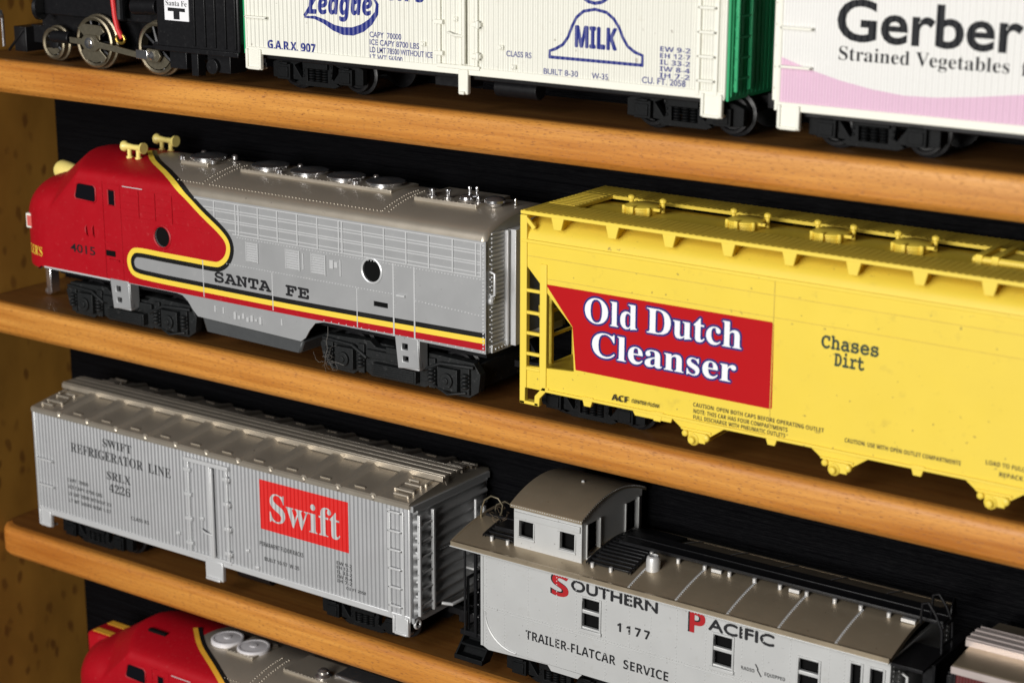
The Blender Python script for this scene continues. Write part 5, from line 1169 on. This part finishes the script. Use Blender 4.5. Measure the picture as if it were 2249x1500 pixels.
wv = MB(); wv.tube([(61.6, 3.2, Z1 + 24), (61.8, 2.6, Z1 + 19), (62.6, 2.2, Z1 + 15), (63.6, 2.0, Z1 + 11.5), (65.2, 2.0, Z1 + 9.2)], .75, 10); obj('wire', wv, 'wire', bl)
wv = MB(); wv.tube([(64 + 1.6 * math.cos(a * PI / 5) + .5, 2.0, Z1 + 9.0 + 1.2 * math.sin(a * PI / 5)) for a in range(10)], .4, 8, closed=True); obj('terminal_ring', wv, 'brass', bl)
ft = MB(); ft.lathe((31, 5, Z1 + 15), (-1, -.25, 0), [(3.4, 0), (3.4, 1.2), (2.6, 1.6), (.3, 1.8)], 20); ft.lathe((38, 5, Z1 + 7.4), (-1, 0, 0), [(1.7, -4), (1.7, 3)], 14); ft.box(18, 28, 12, 20, Z1 + 4, Z1 + 9); ft.box(14, 19, 9, 23, Z1 + 1.5, Z1 + 8.5)
for k in range(6): ft.cyl((18.5, 9 + k * 2.6, Z1 + 8), (11.5, 9 + k * 2.6, Z1 + 1.5), .45, 8)
obj('front_gear', ft, 'black', bl, bevel=.2)
wv = MB(); wv.lathe((12.5, 6, Z1 + 12), (-.3, -1, 0), [(1.4, 0), (1.4, .8), (1.0, 1.0)], 14); wv.cyl((13, 6, Z1 + 3), (13, 6, Z1 + 12), .45, 8); obj('front_lamp', wv, 'chrome', bl)

# ------------------------------------------------------------------ dust
rng = random.Random(4)
def fluff(mb, c, spread, n, steps, r, drop=0):
    for _ in range(n):
        p = Vector(c) + Vector([rng.gauss(0, spread * .35) for _ in range(3)]); d = Vector([rng.gauss(0, 1) for _ in range(3)]).normalized(); pts = [tuple(p)]
        for k in range(steps):
            d = (d + Vector([rng.gauss(0, .55) for _ in range(3)]) + (Vector(c) - p) * .05 - Vector((0, 0, drop))).normalized(); p = p + d * spread * .16; pts.append(tuple(p))
        mb.tube(pts, r, 4)
m = MB(); fluff(m, (136.6, -.6, 4.2), 3.2, 9, 10, .026, .12); m.tube([(136.9, -.7, 13.4), (137.3, -1.2, 11.6), (136.6, -1.0, 9.8), (136.9, -1.1, 7.6), (135.9, -.9, 5.2)], .05, 5); m.tube([(137.8, -.9, 4.6), (140.4, -1.2, 4.6), (142.2, -1.0, 4.2)], .045, 5)
o = obj('cobweb', m, 'dust'); o['label'] = 'wispy grey cobweb caught on the rear truck of the red and silver locomotive'; o['category'] = 'cobweb'
m = MB(); fluff(m, (183.4, 11.5, -31.8), 3.2, 34, 10, .032, .16); fluff(m, (187.5, 14, -31.2), 2.8, 20, 9, .03, .16)
o = obj('dust_tangle', m, 'brown_dust'); o['label'] = 'brown tangle of fibres on the caboose roof beside its cupola'; o['category'] = 'dust'

# ------------------------------------------------------------------ camera
f_px, yaw, pit, rol = 4204.585, 0.6119246, 0.2738007, 0.00267835
Cc = Vector((444.538, -357.6467, 141.37))
fw = Vector((-math.sin(yaw) * math.cos(pit), math.cos(yaw) * math.cos(pit), -math.sin(pit)))
rt_ = Vector((math.cos(yaw), math.sin(yaw), 0)); up = rt_.cross(fw)
r2 = rt_ * math.cos(rol) + up * math.sin(rol); u2 = -rt_ * math.sin(rol) + up * math.cos(rol)
cam = bpy.data.cameras.new('camera'); co = bpy.data.objects.new('camera', cam); col.objects.link(co)
mt = Matrix((r2, u2, -fw)).transposed().to_4x4(); mt.translation = Cc * MM; co.matrix_world = mt
cam.sensor_width = 36; cam.lens = 36 * f_px / 2249; cam.clip_start = .01; cam.clip_end = 20
cam.dof.use_dof = True; cam.dof.focus_distance = (Vector((165, 0, 5)) - Cc).dot(fw) * MM; cam.dof.aperture_fstop = 22
scene.camera = co

# ------------------------------------------------------------------ light: a soft low key lamp in front and a higher fill lamp lifting the roofs
def area(name, loc, target, sx, sy, power, color):
    l = bpy.data.lights.new(name, 'AREA'); l.shape = 'RECTANGLE'; l.size = sx; l.size_y = sy; l.energy = power; l.color = color
    o = bpy.data.objects.new(name, l); col.objects.link(o); o.location = loc
    o.rotation_euler = (Vector(target) - Vector(loc)).to_track_quat('-Z', 'Y').to_euler(); return o
area('key_lamp', (.26, -.92, .13), (.17, .0, .0), .34, .26, 8.9, (1.0, .975, .93))
area('fill_lamp', (-.05, -1.08, .62), (.17, .0, .0), .45, .4, 5.2, (.98, .98, 1.0))
wd = bpy.data.worlds.new('World'); scene.world = wd; wd.use_nodes = True
bg = wd.node_tree.nodes['Background']; bg.inputs['Color'].default_value = (.9, .93, 1.0, 1); bg.inputs['Strength'].default_value = .012
vs = scene.view_settings; vs.view_transform = 'Standard'; vs.look = 'None'; vs.exposure = 0; vs.gamma = 1; vs.use_curve_mapping = False
scene.cycles.max_bounces = 6
